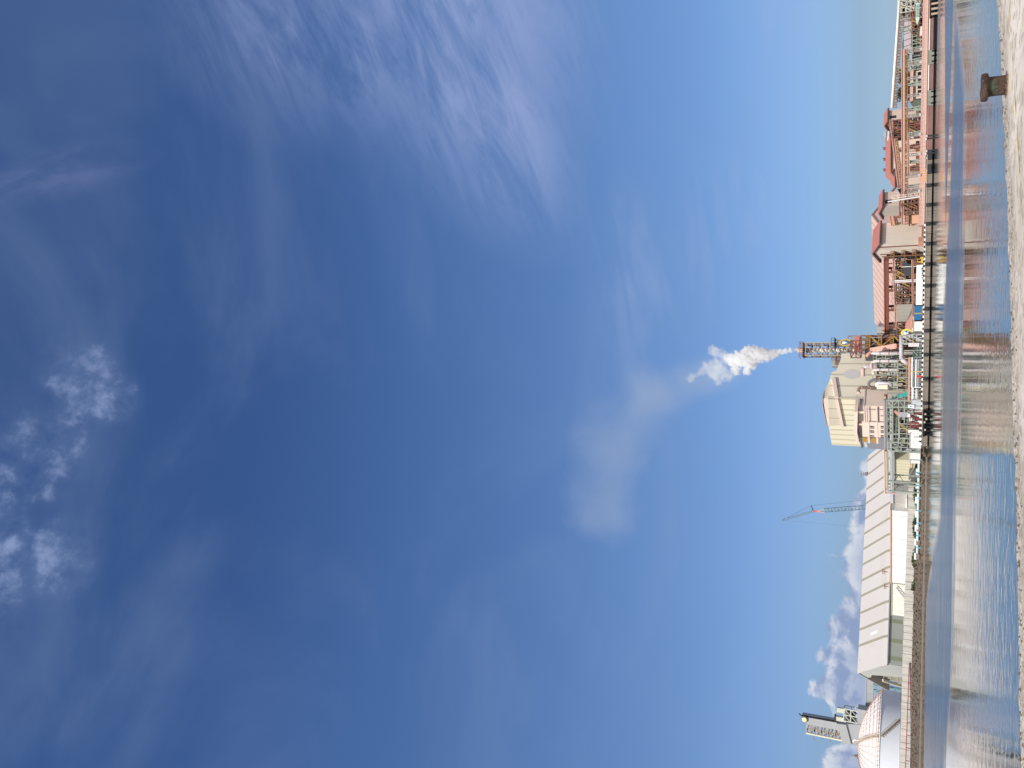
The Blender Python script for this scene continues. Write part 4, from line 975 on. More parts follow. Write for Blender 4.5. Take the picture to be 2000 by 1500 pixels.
obj('shell', MB().tube([(0, 0, zz), (.3, 0, zz), (x1-.3, 0, zz), (x1, 0, zz)], [.28, .52, .52, .28], 16), 'greywhite', T, True)
for u in (.2, .8): obj('saddle', MB().box(x1*u-.2, x1*u+.2, -.4, .4, 0, zz-.3), 'concrete', T)
# cabins
def cabin(name, label, y0, y1, xt, D, mm='white', cat='cabin', depth=2.6, xb=None, door=True):
    f = Fr(1800, y0, D); x1 = f.p(1790, y1)[0]; z1 = f.p(xt, (y0+y1)/2)[1]; T = thing(name, label, cat, f)
    z0 = .15 if xb is None else f.p(xb, (y0+y1)/2)[1]
    obj('wall', MB().box(0, x1, 0, depth, z0, z1), mm, T); obj('roof', MB().box(-.12, x1+.12, -.15, depth+.15, z1, z1+.14), 'lightgrey' if mm != 'white' else 'white', T)
    obj('skid', MB().box(.1, x1-.1, .1, depth-.1, 0, .15), 'dark', T)
    if door: obj('door', MB().box(x1*.68, x1*.68+.6, -.05, 0, z0+.1, min(z1-.3, z0+1.9)), 'greywhite', T)
    return T, f, x1, z1
cabin('site_cabin', 'pale grey cabin by the sign board at the right foot of the pipe bridge', 799, 781.5, 1780.5, 268, 'lightgrey')
f = Fr(1800, 797.5, 267.5)
T = thing('notice_board', 'white notice board with a small green emblem beside the pale grey cabin', 'sign', f)
x1 = f.p(1780, 790.5)[0]; z0, z1 = f.p(1785.5, 794)[1], f.p(1773.5, 794)[1]
obj('board', MB().box(0, x1, 0, .1, z0, z1), 'emwhite', T)
obj('emblem', MB().tube([(x1*.5, -.02, (z0+z1)/2+.1), (x1*.5, -.0, (z0+z1)/2+.1)], .27, 16), 'emgreen', T)
obj('text_line', MB().box(.2, x1-.2, -.02, -.005, z0+.25, z0+.36), 'emgreen', T); obj('post', MB().bar((x1/2, .05, 0), (x1/2, .05, z0), .14), 'greywhite', T)
T, f, x1, z1 = cabin('white_shed', 'long white ribbed shed on the quay corner below the pipe bridge', 876, 846, 1777.5, 272, 'whiterib', 'shed', 3)
obj('front_room', MB().box(x1, x1+.9, .2, 2.6, .15, z1+.6), 'white', T)
cabin('white_shed', 'smaller white shed at the right end of the pale fence', 898, 885, 1776.5, 293, 'white', 'shed', 3, door=False)
cabin('white_shed', 'narrow white stepped shed where the pale fence begins', 906, 899, 1777.5, 298, 'whiterib', 'shed', 2.5, door=False)
f = Fr2(858, 291, 800, 283)
T = thing('process_house', 'brown pink process house with dark openings behind the red pump skid', 'building', f)
zt_ = f.p(1745, 830)[1]
obj('wall', MB().box(0, f.L, 0, 6, 0, zt_), mat('brown_pink_wall', (.40, .27, .22), .8, .2, .4, .35, ('x', 1.1), .25), T)
for i in range(7):
    xx = .5+i*f.L/7.3
    for j in range(3): obj('opening', MB().box(xx, xx+.55+.25*(i % 3), -.06, 0, 1.0+j*2.4, 2.3+j*2.4), 'blackop', T)
# red machinery under the pipe bridge
f = Fr(1800, 840, 267.5)
T = thing('fire_pump_skid', 'dark red pump skid with white tanks on the quay under the pipe bridge', 'machinery', f)
x1 = f.p(1790, 801)[0]
dr = mat('dark_red_paint', (.20, .035, .035), .6, .3, 1.0, .2, dirt=(.05, .02, .02), dirtamt=.6)
for i, (u, w2, h2, mm) in enumerate(((.02, .5, 2.2, 'dark'), (.10, .5, 2.8, dr), (.2, .6, 1.2, 'brownsteel'), (.30, .5, 2.9, dr), (.40, .4, 1.2, 'white'), (.50, .5, 1.9, dr), (.60, .5, 2.9, 'dark'), (.68, .4, 1.4, 'white'), (.78, .5, 2.3, dr), (.90, .4, 3.0, 'greywhite'))): obj('module', MB().box(u*x1, u*x1+w2, .2, 1.6, .1, h2), mm, T)
for u, zz in ((.52, 2.9), (.70, 3.4)): obj('tank', MB().tube([(u*x1-.5, .5, zz), (u*x1+.7, .5, zz)], .5, 12), 'white', T, True)
obj('pipework', MB().bar((0, .1, 1.5), (x1, .1, 2.4), .18).bar((0, .1, 3.1), (x1*.8, .1, 3.1), .16).bar((x1*.2, .1, 0), (x1*.25, .1, 4.2), .2).bar((x1*.6, .1, 0), (x1*.6, .1, 4.0), .2), dr, T)
f = Fr(1800, 816, 270)
T = thing('silo_bin', 'lilac grey square bin with a salmon chute on top under the pipe bridge', 'bin', f)
x1 = f.p(1765, 805)[0]; z0, z1 = f.p(1773, 810)[1], f.p(1755.5, 810)[1]
obj('bin', MB().box(0, x1, 0, 1.6, z0, z1), mat('lilac_plate', (.38, .36, .40), .6, .1, .3, 0, ('z', .9), .2), T)
obj('hopper', MB().add([(0, 0, z0), (x1, 0, z0), (x1, 1.6, z0), (0, 1.6, z0), (x1/2-.2, .6, z0-1), (x1/2+.2, .6, z0-1), (x1/2+.2, 1, z0-1), (x1/2-.2, 1, z0-1)], [(0, 1, 5, 4), (1, 2, 6, 5), (2, 3, 7, 6), (3, 0, 4, 7), (4, 5, 6, 7)]), 'dark', T)
q1 = f.p(1747.5, 802.5); obj('chute', MB().bar((x1*.3, .8, z1), (q1[0], .8, q1[1]), 1.1, .7), 'salmon', T)
for s_ in (.1, x1-.1): obj('leg', MB().bar((s_, .2, 0), (s_, .2, z0), .2), 'green', T)

# ---------------- chimney
f = Fr(1800, 683.5, 330, 8)
T = thing('chimney', 'steaming white flue chimney inside a tall brown lattice tower', 'chimney', f)
zt_ = 42.6
obj('lattice', MB().lattice(-2.3, 2.3, -2.3, 2.3, 0, zt_-1, 14, .36, True, .0), 'brownsteel', T)
obj('lattice_cream', MB().grid(-2.5, 2.5, -2.55, 14, zt_-2, 1, 9, .26, 1), mat('pale_chimney_steel', (.42, .36, .27), .7, .2), T)
obj('flue', MB().lathe([(.85, 0), (.85, zt_-4.2)], n=20), mat('white_flue', (.80, .76, .70), .5, .1, .5, .2), T, True)
obj('flue_collar', MB().lathe([(.86, zt_-4.2), (.9, zt_-4.2), (.9, zt_-1), (.86, zt_-1)], n=20), 'greyduct', T)
obj('mouth', MB().lathe([(.8, zt_-1), (.95, zt_-1), (.95, zt_+1.2), (.8, zt_+1.2), (.7, zt_-1)], n=20), mat('cream_mouth', (.66, .52, .42), .6), T)
mb = MB().box(-2.9, 2.9, -2.9, -1.0, zt_-1.1, zt_-.8).box(-2.9, 2.9, 1.0, 2.9, zt_-1.1, zt_-.8).box(-2.9, -1.0, -1, 1, zt_-1.1, zt_-.8).box(1.0, 2.9, -1, 1, zt_-1.1, zt_-.8)
obj('platform', mb, 'rust', T)
mb = MB()
for z in (zt_, zt_-.4): mb.grid(-2.9, 2.9, -2.9, zt_-.8, z+.4, 8, 1, .14)
mb.bar((-2.9, -2.9, zt_+.3), (-2.9, 2.9, zt_+.3), .14).bar((2.9, -2.9, zt_+.3), (2.9, 2.9, zt_+.3), .14); obj('railing', mb, 'rust', T)
a_ = f.p(1630, 703, -1); b_ = f.p(1642, 712, -1)
obj('side_room', MB().box(a_[0]-2.6, a_[0]+.0, -1.5, 2.5, f.p(1645, 710)[1]-3, f.p(1625, 710)[1]), mat('grey_louvre', (.30, .31, .30), .7, .2, 1, 0, ('z', 1.0), .4), T)
obj('side_deck', MB().truss((a_[0]-2, -1, f.p(1641, 705)[1]), (-1.5, -1, f.p(1641, 695)[1]), 2, 3, 4, .25), 'rust', T)
obj('side_room_frame', MB().grid(a_[0]-.2, -2.4, -1.6, 20, f.p(1625, 700)[1], 2, 6, .24, 1), 'brownsteel', T)
# dark duct tower with emblem to the right
f = Fr(1800, 668.5, 326, 6)
T = thing('emblem_tower', 'dark grey square tower with a golden wreath emblem right of the chimney', 'tower', f)
z0, z1 = 0, f.p(1635, 668)[1]; hw = .95
obj('duct', MB().box(-hw*1.3, hw*1.1, -1, 1.5, z0, z1), 'greyduct', T)
obj('top_platform', MB().box(-2.2, 1.8, -1.6, 2, z1+.6, z1+.9).grid(-2.1, 1.7, -1.55, z1+.9, z1+2.0, 4, 1, .14).bar((-1, -1, z1), (-1, -1, z1+.7), .3).bar((1, -1, z1), (1, -1, z1+.7), .3), 'dark', T)
zc = f.p(1651.5, 669.5)[1]
def disc(m_, rx, rz, y, cx, cz, n=28, teeth=0, ta=.1, cut=0):
    vs = []
    for k in range(n*(2 if teeth else 1)):
        N = n*(2 if teeth else 1); a_ = 2*math.pi*k/N; s_ = 1+(ta if teeth and (k//1) % 2 else 0); vs.append((cx+rx*s_*math.cos(a_), cz+rz*s_*math.sin(a_)))
    return MB().prism(vs, y, y+.08)
cx_ = -.1
e = obj('emblem_wreath', disc(None, 1.35, 2.3, -1.14, cx_, zc, 20, 1, .12), mat('wreath_gold', (.50, .36, .10), .6), T)
obj('emblem_field', disc(None, .85, 1.65, -1.24, cx_, zc), mat('emblem_dark_blue', (.05, .12, .20), .5), e)
obj('emblem_dove', MB().prism([(cx_-.35, zc+1.3), (cx_+.45, zc+.9), (cx_+.35, zc+.1), (cx_-.05, zc-.7), (cx_-.3, zc-.1), (cx_-.6, zc+.3)], -1.3, -1.25), 'emwhite', e)
obj('emblem_band', MB().prism([(cx_-.6, zc-.2), (cx_+.2, zc-1.0), (cx_+.3, zc-1.2), (cx_-.5, zc-.7)], -1.3, -1.25), mat('emblem_sky', (.16, .40, .55), .5), e)
mb = MB()
for i in range(9): mb.bar((hw*1.1+.2, -.5, 2+i*(z1-3)/9), (hw*1.1+1.5, -.5, 2+(i+1)*(z1-3)/9 if i % 2 else 2+i*(z1-3)/9), .2)
mb.bar((hw*1.1+1.5, -.5, 0), (hw*1.1+1.5, -.5, z1-4), .25); obj('side_rack', mb, 'rust', T)
f2 = Fr(1800, 662, 318, 30)
T = thing('head_house', 'small head house with a pink roof and pale wall right of the wreath emblem', 'building', f2)
z0, z1 = f2.p(1692, 660)[1], f2.p(1679, 660)[1]
obj('wall', MB().box(-2.5, 1.2, 0, 3, z0, z1), mat('pale_grey_wall', (.45, .43, .40), .7), T)
obj('roof', MB().prismx([(-.6, z1), (3.6, z1), (1.5, z1+2.2)], -3.0, 1.8), 'redroof', T)
obj('legs', MB().lattice(-2.5, 1.2, 0, 3, 0, z0, 6, .3), 'maroon', T)
# crusher tower: dark with ochre stairs
f = Fr(1800, 690, 300, 20)
T = thing('crusher_tower', 'dark grey brown crusher tower with ochre stair landings right of the white flues', 'tower', f)
x1 = f.p(1760, 655)[0]; z1 = f.p(1681, 676)[1]
obj('body', MB().box(0, x1*.92, .8, 7, 0, z1*.93), mat('dark_tower_plate', (.085, .08, .085), .8, .3, .6), T)
obj('frame', MB().grid(0, x1, 0, 0, z1, 4, 6, .3, 3), 'maroon', T)
for i in range(4):
    zz = 5.2+i*z1*.19
    obj('landing', MB().box(x1*.30, x1*.98, -.9, .2, zz, zz+.25).grid(x1*.30, x1*.98, -.95, zz, zz+1.1, 6, 1, .14), 'yellow', T)
    obj('stair', MB().bar((x1*.35 if i % 2 else x1*.9, -.5, zz-z1*.19), (x1*.9 if i % 2 else x1*.35, -.5, zz), .9, .3), 'yellow', T)
obj('brace', MB().bar((.5, -.3, z1), (x1, -.3, z1*.55), .5).bar((0, -.3, z1*.4), (x1*.6, -.3, z1*.7), .35), 'brownsteel', T)
for i in range(5): obj('chute', MB().box(x1*.2+i*x1*.14, x1*.28+i*x1*.14, -.35, .3, 6+i*2.6, 8.4+i*2.6), 'greyduct', T)
obj('upper_frame', MB().lattice(x1*.12, x1*.75, .5, 6, z1, z1+3.4, 2, .3), 'maroon', T)
# round sign
f = Fr(1800, 650, 271, -42)
T = thing('round_sign', 'round yellow gear shaped sign with a white and blue emblem above the quay', 'sign', f)
zc = f.p(1771, 650)[1]
d1 = obj('gear_plate', disc(None, 1.55, 1.55, 0, 0, zc, 22, 1, .08), 'emyellow', T)
obj('blue_field', disc(None, .98, .98, -.09, 0, zc, 32), 'emblue', d1)
obj('white_petal', MB().prism([(-.75, zc+.55), (0, zc+.95), (.75, zc+.55), (.28, zc+.10), (0, zc-.85), (-.28, zc+.10)], -.16, -.10), 'emwhite', d1)
for s_ in (-1, 1): obj('white_stripe', MB().prism([(s_*.82, zc-.35), (s_*.30, zc-.02), (s_*.22, zc-.18), (s_*.66, zc-.62)][::s_], -.16, -.10), 'emwhite', d1)
obj('post', MB().bar((0, .15, 0), (0, .15, zc-1.4), .22), 'greywhite', T)
# white text board
f = Fr(1800, 677, 266.5)
T = thing('text_board', 'upright white board with rows of red writing on the quay edge', 'sign', f)
x1 = f.p(1785, 670)[0]; z0, z1 = f.p(1794.5, 673)[1], f.p(1774.5, 673)[1]
bd = obj('board', MB().box(0, x1, 0, .1, z0, z1), 'emwhite', T)
rnd = random.Random(3)
for i in range(7):
    zz = z1-.28-i*(z1-z0-.4)/7; xx = .1; mb = MB()
    while xx < x1-.2:
        w2 = rnd.uniform(.06, .15); mb.box(xx, xx+w2, -.02, -.005, zz-.1, zz+.04); xx += w2+.06
    obj('text_row', mb, mat('sign_red', (.50, .08, .06), .5) if i not in (0, 3) else 'emblue', bd)
obj('post', MB().bar((.15, .05, 0), (.15, .05, z0), .12), 'greywhite', T); obj('post', MB().bar((x1-.15, .05, 0), (x1-.15, .05, z0), .12), 'greywhite', T)
f = Fr(1800, 702, 268)
T = thing('mesh_cage', 'dark green mesh cage with a pale mast frame behind the kerb', 'cage', f)
x1 = f.p(1790, 679)[0]; z0, z1 = .2, f.p(1783, 690)[1]
obj('panel', MB().box(0, x1, .5, 1.6, z0, z1), mat('dark_green_plate', (.04, .075, .07), .7, .3), T)
obj('mast', MB().bar((x1*.75, 0, 0), (x1*.75, 0, z1), .16).bar((x1*.75, 0, z1), (x1*.3, 0, z1-1.2), .13).bar((x1*.2, 0, 0), (x1*.2, 0, z1+.3), .14).grid(0, x1, .1, 0, z1*.6, 5, 2, .1), 'green', T)
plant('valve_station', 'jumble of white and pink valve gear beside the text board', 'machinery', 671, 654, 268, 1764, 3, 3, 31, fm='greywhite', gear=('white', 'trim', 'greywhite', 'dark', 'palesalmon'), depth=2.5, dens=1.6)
f = Fr(1800, 726, 266.3)
T = thing('yellow_gate_arm', 'thin yellow upright pole in front of the pipe bundle', 'pole', f)
obj('pole', MB().bar((0, 0, 0), (0, 0, f.p(1779, 726)[1]), .2), mat('gate_yellow', (.7, .5, .08), .6), T); obj('base', MB().box(-.25, .25, -.2, .2, 0, .4), 'orange', T)
# ------------------------------------------------------------------ RIGHT: pink shed, silo tower, conveyors
f = Fr(1702, 419, 325, 134)
T = thing('pink_shed', 'long pink roofed storage shed with diagonal seams behind the beige silo tower', 'warehouse', f)
L, zR, zE, b = 53.8, 17.8, 8.5, 21.8
obj('roof', MB().prismx([(-b, zE), (0, zR), (b, zE), (b, zE-.5), (0, zR-.55), (-b, zE-.5)], 0, L), 'pinkroof', T)
obj('gable_wall', MB().prismx([(-b+.5, 0), (b-.5, 0), (b-.5, zE-.6), (0, zR-.65), (-b+.5, zE-.6)], .25, .6), 'pinkroof2', T)
obj('far_gable', MB().prismx([(-b+.5, 0), (b-.5, 0), (b-.5, zE-.6), (0, zR-.65), (-b+.5, zE-.6)], L-.6, L-.25), 'pinkroof2', T)
obj('side_wall', MB().box(0.7, L-.7, b-.9, b-.6, 0, zE-.6), mat('grey_beige_sheet', (.34, .32, .28), .8, .1, .2, .15, ('x', 1.4), .15), T)
for i in range(5): x = 4+i*9; obj('bay_opening', MB().box(x, x+5, b-.6, b-.5, 0, 5.5), 'blackop', T)
mb = MB().bar((3, 0, zR-.2), (9.5, 0, zR-.1), .6, .5)
f = Fr2(655, 312, 640, 308)
T = thing('pale_end_wall', 'pale grey triangular end wall at the left end of the pink roof', 'wall', f)
a_, b_, c_ = f.p(1712.5, 653), f.p(1713, 638), f.p(1729, 640)
obj('panel', MB().prism([(a_[0], 4), (c_[0]+2, 4), (c_[0], c_[1]), (b_[0], b_[1]), (a_[0], a_[1])], 0, .3), 'gablewall', T)
obj('strut', MB().bar((a_[0], -.1, a_[1]-2), (b_[0]+1, -.1, a_[1]-5), .3), 'greyduct', T)
# silo tower
S = Fr(1800, 472, 285, 36)
T = thing('silo_tower', 'tall beige silo tower with a red gabled roof on the quay', 'tower', S)
LX, LY, ze, zr = 9.7, 7.0, 13.3, 15.3
sw = mat('silo_cladding', (.72, .64, .55), .7, .07, .25, .22, ('x', .75), .10)
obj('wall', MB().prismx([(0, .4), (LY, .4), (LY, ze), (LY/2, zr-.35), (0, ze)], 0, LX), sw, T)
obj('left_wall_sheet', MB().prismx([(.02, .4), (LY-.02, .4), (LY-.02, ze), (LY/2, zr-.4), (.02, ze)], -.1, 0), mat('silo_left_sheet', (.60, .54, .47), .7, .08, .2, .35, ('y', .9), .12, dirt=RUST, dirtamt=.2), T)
rr = obj('roof', MB().prismx([(-.9, ze-.15), (LY/2, zr+.15), (LY+.9, ze-.15), (LY+.9, ze+.1), (LY/2, zr+.42), (-.9, ze+.1)], -.9, LX+.6), 'redroof', T)
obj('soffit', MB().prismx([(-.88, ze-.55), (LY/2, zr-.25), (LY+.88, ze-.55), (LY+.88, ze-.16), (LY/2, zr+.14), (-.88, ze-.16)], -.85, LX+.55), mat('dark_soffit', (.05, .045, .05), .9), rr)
for yy in (1.3, 4.6): obj('downpipe', MB().bar((-.25, yy, .5), (-.25, yy, ze+(.2 if yy < 3 else -.2)), .26), 'maroon', T)
obj('booth', MB().box(-1.3, .9, -1.2, .9, .0, 1.9), 'salmon', T)
obj('base_frame', MB().grid(-.2, LX, -.15, 0, .9, 9, 1, .25), 'salmon', T)
for i in range(3):
    zz = 2.4+i*3.2
    p_ = obj('landing', MB().box(-2.6, -.1, 3.4, 6.8, zz, zz+.25).grid(-2.6, -.1, 3.3, zz, zz+1.1, 3, 1, .15), mat('ochre_brown_steel', (.32, .17, .08), .7, .2), T)
    obj('stair', MB().bar((-.4, 3.6, zz), (-2.4, 6.2, zz+3.1), .9, .3), 'dark', p_)
    obj('door', MB().box(-.16, -.1, 4.6, 5.6, zz+.2, zz+2.4), 'blackop', T)
obj('stair_post', MB().bar((-2.5, 3.4, 0), (-2.5, 3.4, 12.5), .25).bar((-2.5, 6.8, 0), (-2.5, 6.8, 12.0), .25), 'rust', T)
# gallery along the pink roof
A, B = at(1732.5, 652, 310), at(1731.5, 506, 287)
gallery('conveyor_gallery', 'long dark red conveyor gallery running along the pink roof into the silo tower', 'conveyor', A, B, 2.4, 1.3, 'redroof', mat('maroon_lattice', (.20, .07, .05), .8, .5, 3.0), (.12, .36, .62, .86), legm='maroon', legt=.34)
A, B = at(1751, 640, 300), at(1746, 507, 284)
gallery('eave_gutter', 'salmon walkway beam under the lower edge of the pink roof', 'walkway', A, B, 1.0, .5, 'palesalmon', 'palesalmon', (.2, .5, .75), legm='rust')
# buildings and frames below the pink roof
f = Fr2(655, 300, 590, 292)
T = thing('grey_hopper_house', 'grey hopper house with a slanting dark side left of the white pipes', 'building', f)
obj('wall', MB().prism([(0, 0), (f.L, 0), (f.L, f.p(1752, 590)[1]), (f.L*.3, f.p(1752, 610)[1]), (0, f.p(1764, 655)[1])], 0, 6), mat('warm_grey_sheet', (.36, .34, .30), .7, .1, .2, .1, ('x', 1.3), .12), T)
obj('opening', MB().prism([(f.L*.05, 0), (f.L*.5, 0), (f.L*.42, 5.0), (f.L*.1, 4.2)], -.08, 0), 'dark', T)  # dark slanting shape on the left half of the wall
obj('canopy', MB().prism([(f.L*.55, 4.6), (f.L*.98, 3.0), (f.L*.98, 2.4), (f.L*.55, 4.0)], -2, 0), 'greyduct', T)
f = Fr2(655, 279, 618, 275)
T = thing('orange_ramp', 'bright salmon wedge shaped ramp hood between the round sign and the blue container', 'hood', f)
obj('hood', MB().prism([(0, f.p(1772, 655)[1]), (f.L*.35, f.p(1768, 640)[1]), (f.L, f.p(1783, 618)[1]), (f.L, f.p(1786, 618)[1]), (f.L*.1, f.p(1783, 650)[1])], 0, 3), 'salmon', T)
obj('edge', MB().prism([(f.L*.1, f.p(1784, 650)[1]), (f.L, f.p(1786, 618)[1]), (f.L, f.p(1784.5, 618)[1]), (f.L*.1, f.p(1781, 650)[1])], -.2, 0), 'trim', T)
obj('leg', MB().bar((f.L*.3, 1, 0), (f.L*.3, 1, 2.6), .25).bar((f.L*.8, 1, 0), (f.L*.8, 1, 2), .25), 'rust', T)
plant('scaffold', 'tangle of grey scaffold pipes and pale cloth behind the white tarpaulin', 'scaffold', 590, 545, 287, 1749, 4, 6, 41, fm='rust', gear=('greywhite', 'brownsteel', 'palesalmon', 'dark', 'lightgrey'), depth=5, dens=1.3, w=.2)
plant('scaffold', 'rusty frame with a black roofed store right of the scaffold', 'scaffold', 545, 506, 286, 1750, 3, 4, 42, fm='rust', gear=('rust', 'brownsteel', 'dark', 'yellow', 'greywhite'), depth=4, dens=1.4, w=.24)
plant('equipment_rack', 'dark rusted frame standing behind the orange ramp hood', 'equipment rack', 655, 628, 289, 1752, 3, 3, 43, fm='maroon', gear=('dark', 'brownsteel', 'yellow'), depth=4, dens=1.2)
f = Fr2(541, 281, 515, 278)
T = thing('black_lean_to', 'dark slanting sheet roof between the rusty frames', 'roof', f)
obj('sheet', MB().add([(0, 0, f.p(1783, 541)[1]), (f.L, 0, f.p(1778, 515)[1]), (f.L*.8, 3, f.p(1761, 515)[1]), (-f.L*.2, 3, f.p(1766, 541)[1])]+[(0, 0, f.p(1783, 541)[1]-.15), (f.L, 0, f.p(1778, 515)[1]-.15), (f.L*.8, 3, f.p(1761, 515)[1]-.15), (-f.L*.2, 3, f.p(1766, 541)[1]-.15)], [(0, 1, 2, 3), (7, 6, 5, 4), (0, 4, 5, 1), (1, 5, 6, 2), (2, 6, 7, 3), (3, 7, 4, 0)]), mat('dark_sheet', (.045, .042, .045), .7), T)
obj('post', MB().bar((.2, .3, 0), (.2, .3, 2.4), .2).bar((f.L-.3, .3, 0), (f.L-.3, .3, 2.8), .2), 'green', T)
for i, (y, lb) in enumerate(((546, 'pair of white vertical pipes, the right of the two in front of the scaffold'), (549, 'white vertical pipe left of its twin in front of the scaffold'), (519.5, 'single thin white pole rising beside the yellow forklift'))):
    f = Fr(1800, y, 278); T = thing('white_pipe_riser', lb, 'pipe', f); zt_ = f.p(1747 if i < 2 else 1762, y)[1]
    obj('pipe', MB().tube([(0, 0, 0), (0, 0, zt_)], .17 if i < 2 else .12, 8), 'white', T); obj('base', MB().box(-.3, .3, -.3, .3, 0, .2), 'concrete', T)
A, B = at(1784, 640, 276), at(1783, 508, 275)
gallery('pipe_gallery', 'thin salmon beam running above the white tarpaulin and the blue container', 'beam', A, B, .5, .35, 'salmon', 'salmon', (.03, .2, .38, .56, .75, .95), legm='rust', legt=.2)
f = Fr2(597, 268, 516, 267)
T = thing('tarpaulin_cover', 'long bright white tarpaulin cover on the quay edge', 'cover', f)
zt_ = f.p(1789.3, 560)[1]
obj('cover', MB().prismx([(0, .5), (.3, zt_-.15), (1, zt_), (1.8, zt_-.3), (1.9, .5)], f.L*.02, f.L*.98), 'cementwhite', T)
obj('base', MB().box(0, f.L, .1, 1.8, 0, .5), 'dark', T)
shrub('ground_cover', 'dark green weeds in front of the white tarpaulin', leaf, [(at(1795, 545, 266.2), at(1795, 521, 266.2), GL, .4, .95)], 420, 8, (.12, .25), cat='plants')
f = Fr2(625, 269, 597.5, 268)
T = thing('shipping_container', 'deep blue shipping container beside the white tarpaulin', 'container', f)
zt_ = f.p(1786, 610)[1]; z0 = .6
obj('body', MB().box(0, f.L, 0, 2.2, z0, zt_), mat('container_blue', (.02, .13, .28), .5, .15, .5, 0, ('x', .45), .3), T)
obj('stripe', MB().box(f.L*.42, f.L*.52, -.03, 0, z0, zt_), mat('ochre_stripe', (.3, .27, .12), .6), T); obj('roof', MB().box(-.05, f.L+.05, -.05, 2.25, zt_, zt_+.1), mat('container_roof_blue', (.07, .22, .38), .5), T)
obj('foot', MB().box(.2, .5, .2, 2, 0, z0), 'dark', T); obj('foot', MB().box(f.L-.5, f.L-.2, .2, 2, 0, z0), 'dark', T)
cabin('white_shed', 'white ribbed shed between the blue container and the round sign', 647, 628, 1784.5, 270, 'whiterib', 'shed', 2.2, door=False)
cabin('white_shed', 'small pale shed under the round sign', 658, 650, 1786, 270, 'white', 'shed', 2.0, door=False)
# forklift
f = Fr(1800, 514, 267)
T = thing('forklift', 'yellow forklift truck at the right end of the white tarpaulin', 'forklift', f)
yl_ = mat('machine_yellow', (.70, .45, .06), .5)
obj('body', MB().box(0, 1.7, 0, 1.0, .3, 1.0), yl_, T); obj('counterweight', MB().box(1.3, 1.9, .05, .95, .35, 1.25), yl_, T)
obj('canopy', MB().box(.35, 1.4, .05, .95, 1.95, 2.05).bar((.4, .1, 1), (.45, .1, 1.95), .1).bar((1.35, .1, 1), (1.3, .1, 1.95), .1).bar((.4, .9, 1), (.45, .9, 1.95), .1).bar((1.35, .9, 1), (1.3, .9, 1.95), .1), yl_, T)
obj('mast', MB().bar((-.1, .25, .1), (-.1, .25, 2.0), .12).bar((-.1, .75, .1), (-.1, .75, 2.0), .12).box(-.9, -.1, .2, .35, .12, .2).box(-.9, -.1, .65, .8, .12, .2), 'dark', T)
for xx in (.35, 1.4):
    for yy in (-.05, 1.05): obj('wheel', MB().tube([(xx, yy-.1, .3), (xx, yy+.1, .3)], .3, 14), 'black', T)
# transfer towers
def ttower(label, D, th, corner, LX, LY, xe, xr, z_low_x, seed, wallm='pinkwall', legs=True, ov=.7, leftm=None):
    f = Fr(1800, corner, D, th); ze = f.p(xe, corner)[1]; zr = f.p(xr, corner)[1]; zb = f.p(z_low_x, corner)[1]
    T = thing('transfer_tower', label, 'tower', f, 'red roofed conveyor transfer towers')
    obj('wall', MB().prismx([(0, zb), (LY, zb), (LY, ze), (LY/2, zr), (0, ze)], 0, LX), wallm, T)
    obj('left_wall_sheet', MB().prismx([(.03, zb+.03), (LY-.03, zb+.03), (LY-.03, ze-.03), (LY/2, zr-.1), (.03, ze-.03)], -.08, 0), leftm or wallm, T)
    rr = obj('roof', MB().prismx([(-ov, ze-.1), (LY/2, zr+.1), (LY+ov, ze-.1), (LY+ov, ze+.15), (LY/2, zr+.4), (-ov, ze+.15)], -ov, LX+ov), 'redroof', T)
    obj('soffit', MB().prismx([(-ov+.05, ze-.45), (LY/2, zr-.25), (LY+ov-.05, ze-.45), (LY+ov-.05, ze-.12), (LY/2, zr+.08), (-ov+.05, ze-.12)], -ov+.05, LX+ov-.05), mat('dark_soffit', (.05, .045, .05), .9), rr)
    if zb > 1: obj('leg_frame', MB().lattice(0, LX, 0, LY, 0, zb, max(2, int(zb/2.6)), .32), 'maroon', T)
    obj('door', MB().box(LX*.2, LX*.45, -.06, 0, ze-2.6, ze-.7), 'dark', T)
    return T, f, ze, zr, zb
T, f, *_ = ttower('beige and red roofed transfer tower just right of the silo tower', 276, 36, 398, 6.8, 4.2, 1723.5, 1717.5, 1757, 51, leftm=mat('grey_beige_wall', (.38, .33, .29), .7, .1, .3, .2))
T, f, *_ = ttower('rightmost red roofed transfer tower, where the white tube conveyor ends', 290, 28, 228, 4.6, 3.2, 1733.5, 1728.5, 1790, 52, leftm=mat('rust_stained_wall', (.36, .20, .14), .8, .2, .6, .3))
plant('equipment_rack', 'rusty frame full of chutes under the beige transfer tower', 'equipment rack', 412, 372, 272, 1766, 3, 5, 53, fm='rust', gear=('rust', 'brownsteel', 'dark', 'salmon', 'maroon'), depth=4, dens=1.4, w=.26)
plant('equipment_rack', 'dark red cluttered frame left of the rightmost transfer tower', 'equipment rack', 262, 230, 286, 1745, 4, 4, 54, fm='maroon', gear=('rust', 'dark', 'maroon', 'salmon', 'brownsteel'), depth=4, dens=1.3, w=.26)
f = Fr(1800, 259, 300, 30); T = thing('roof_hut', 'small white hut with a grey gable beside the rightmost transfer tower', 'hut', f)
z0, z1 = f.p(1738, 252)[1], f.p(1731, 252)[1]
obj('wall', MB().box(0, 2.6, 0, 2, z0, z1), 'white', T); obj('roof', MB().prismx([(-.3, z1), (2.3, z1), (1, z1+.8)], -.3, 2.9), 'greyclad', T); obj('legs', MB().lattice(0, 2.6, 0, 2, 0, z0, 5, .3), 'maroon', T)
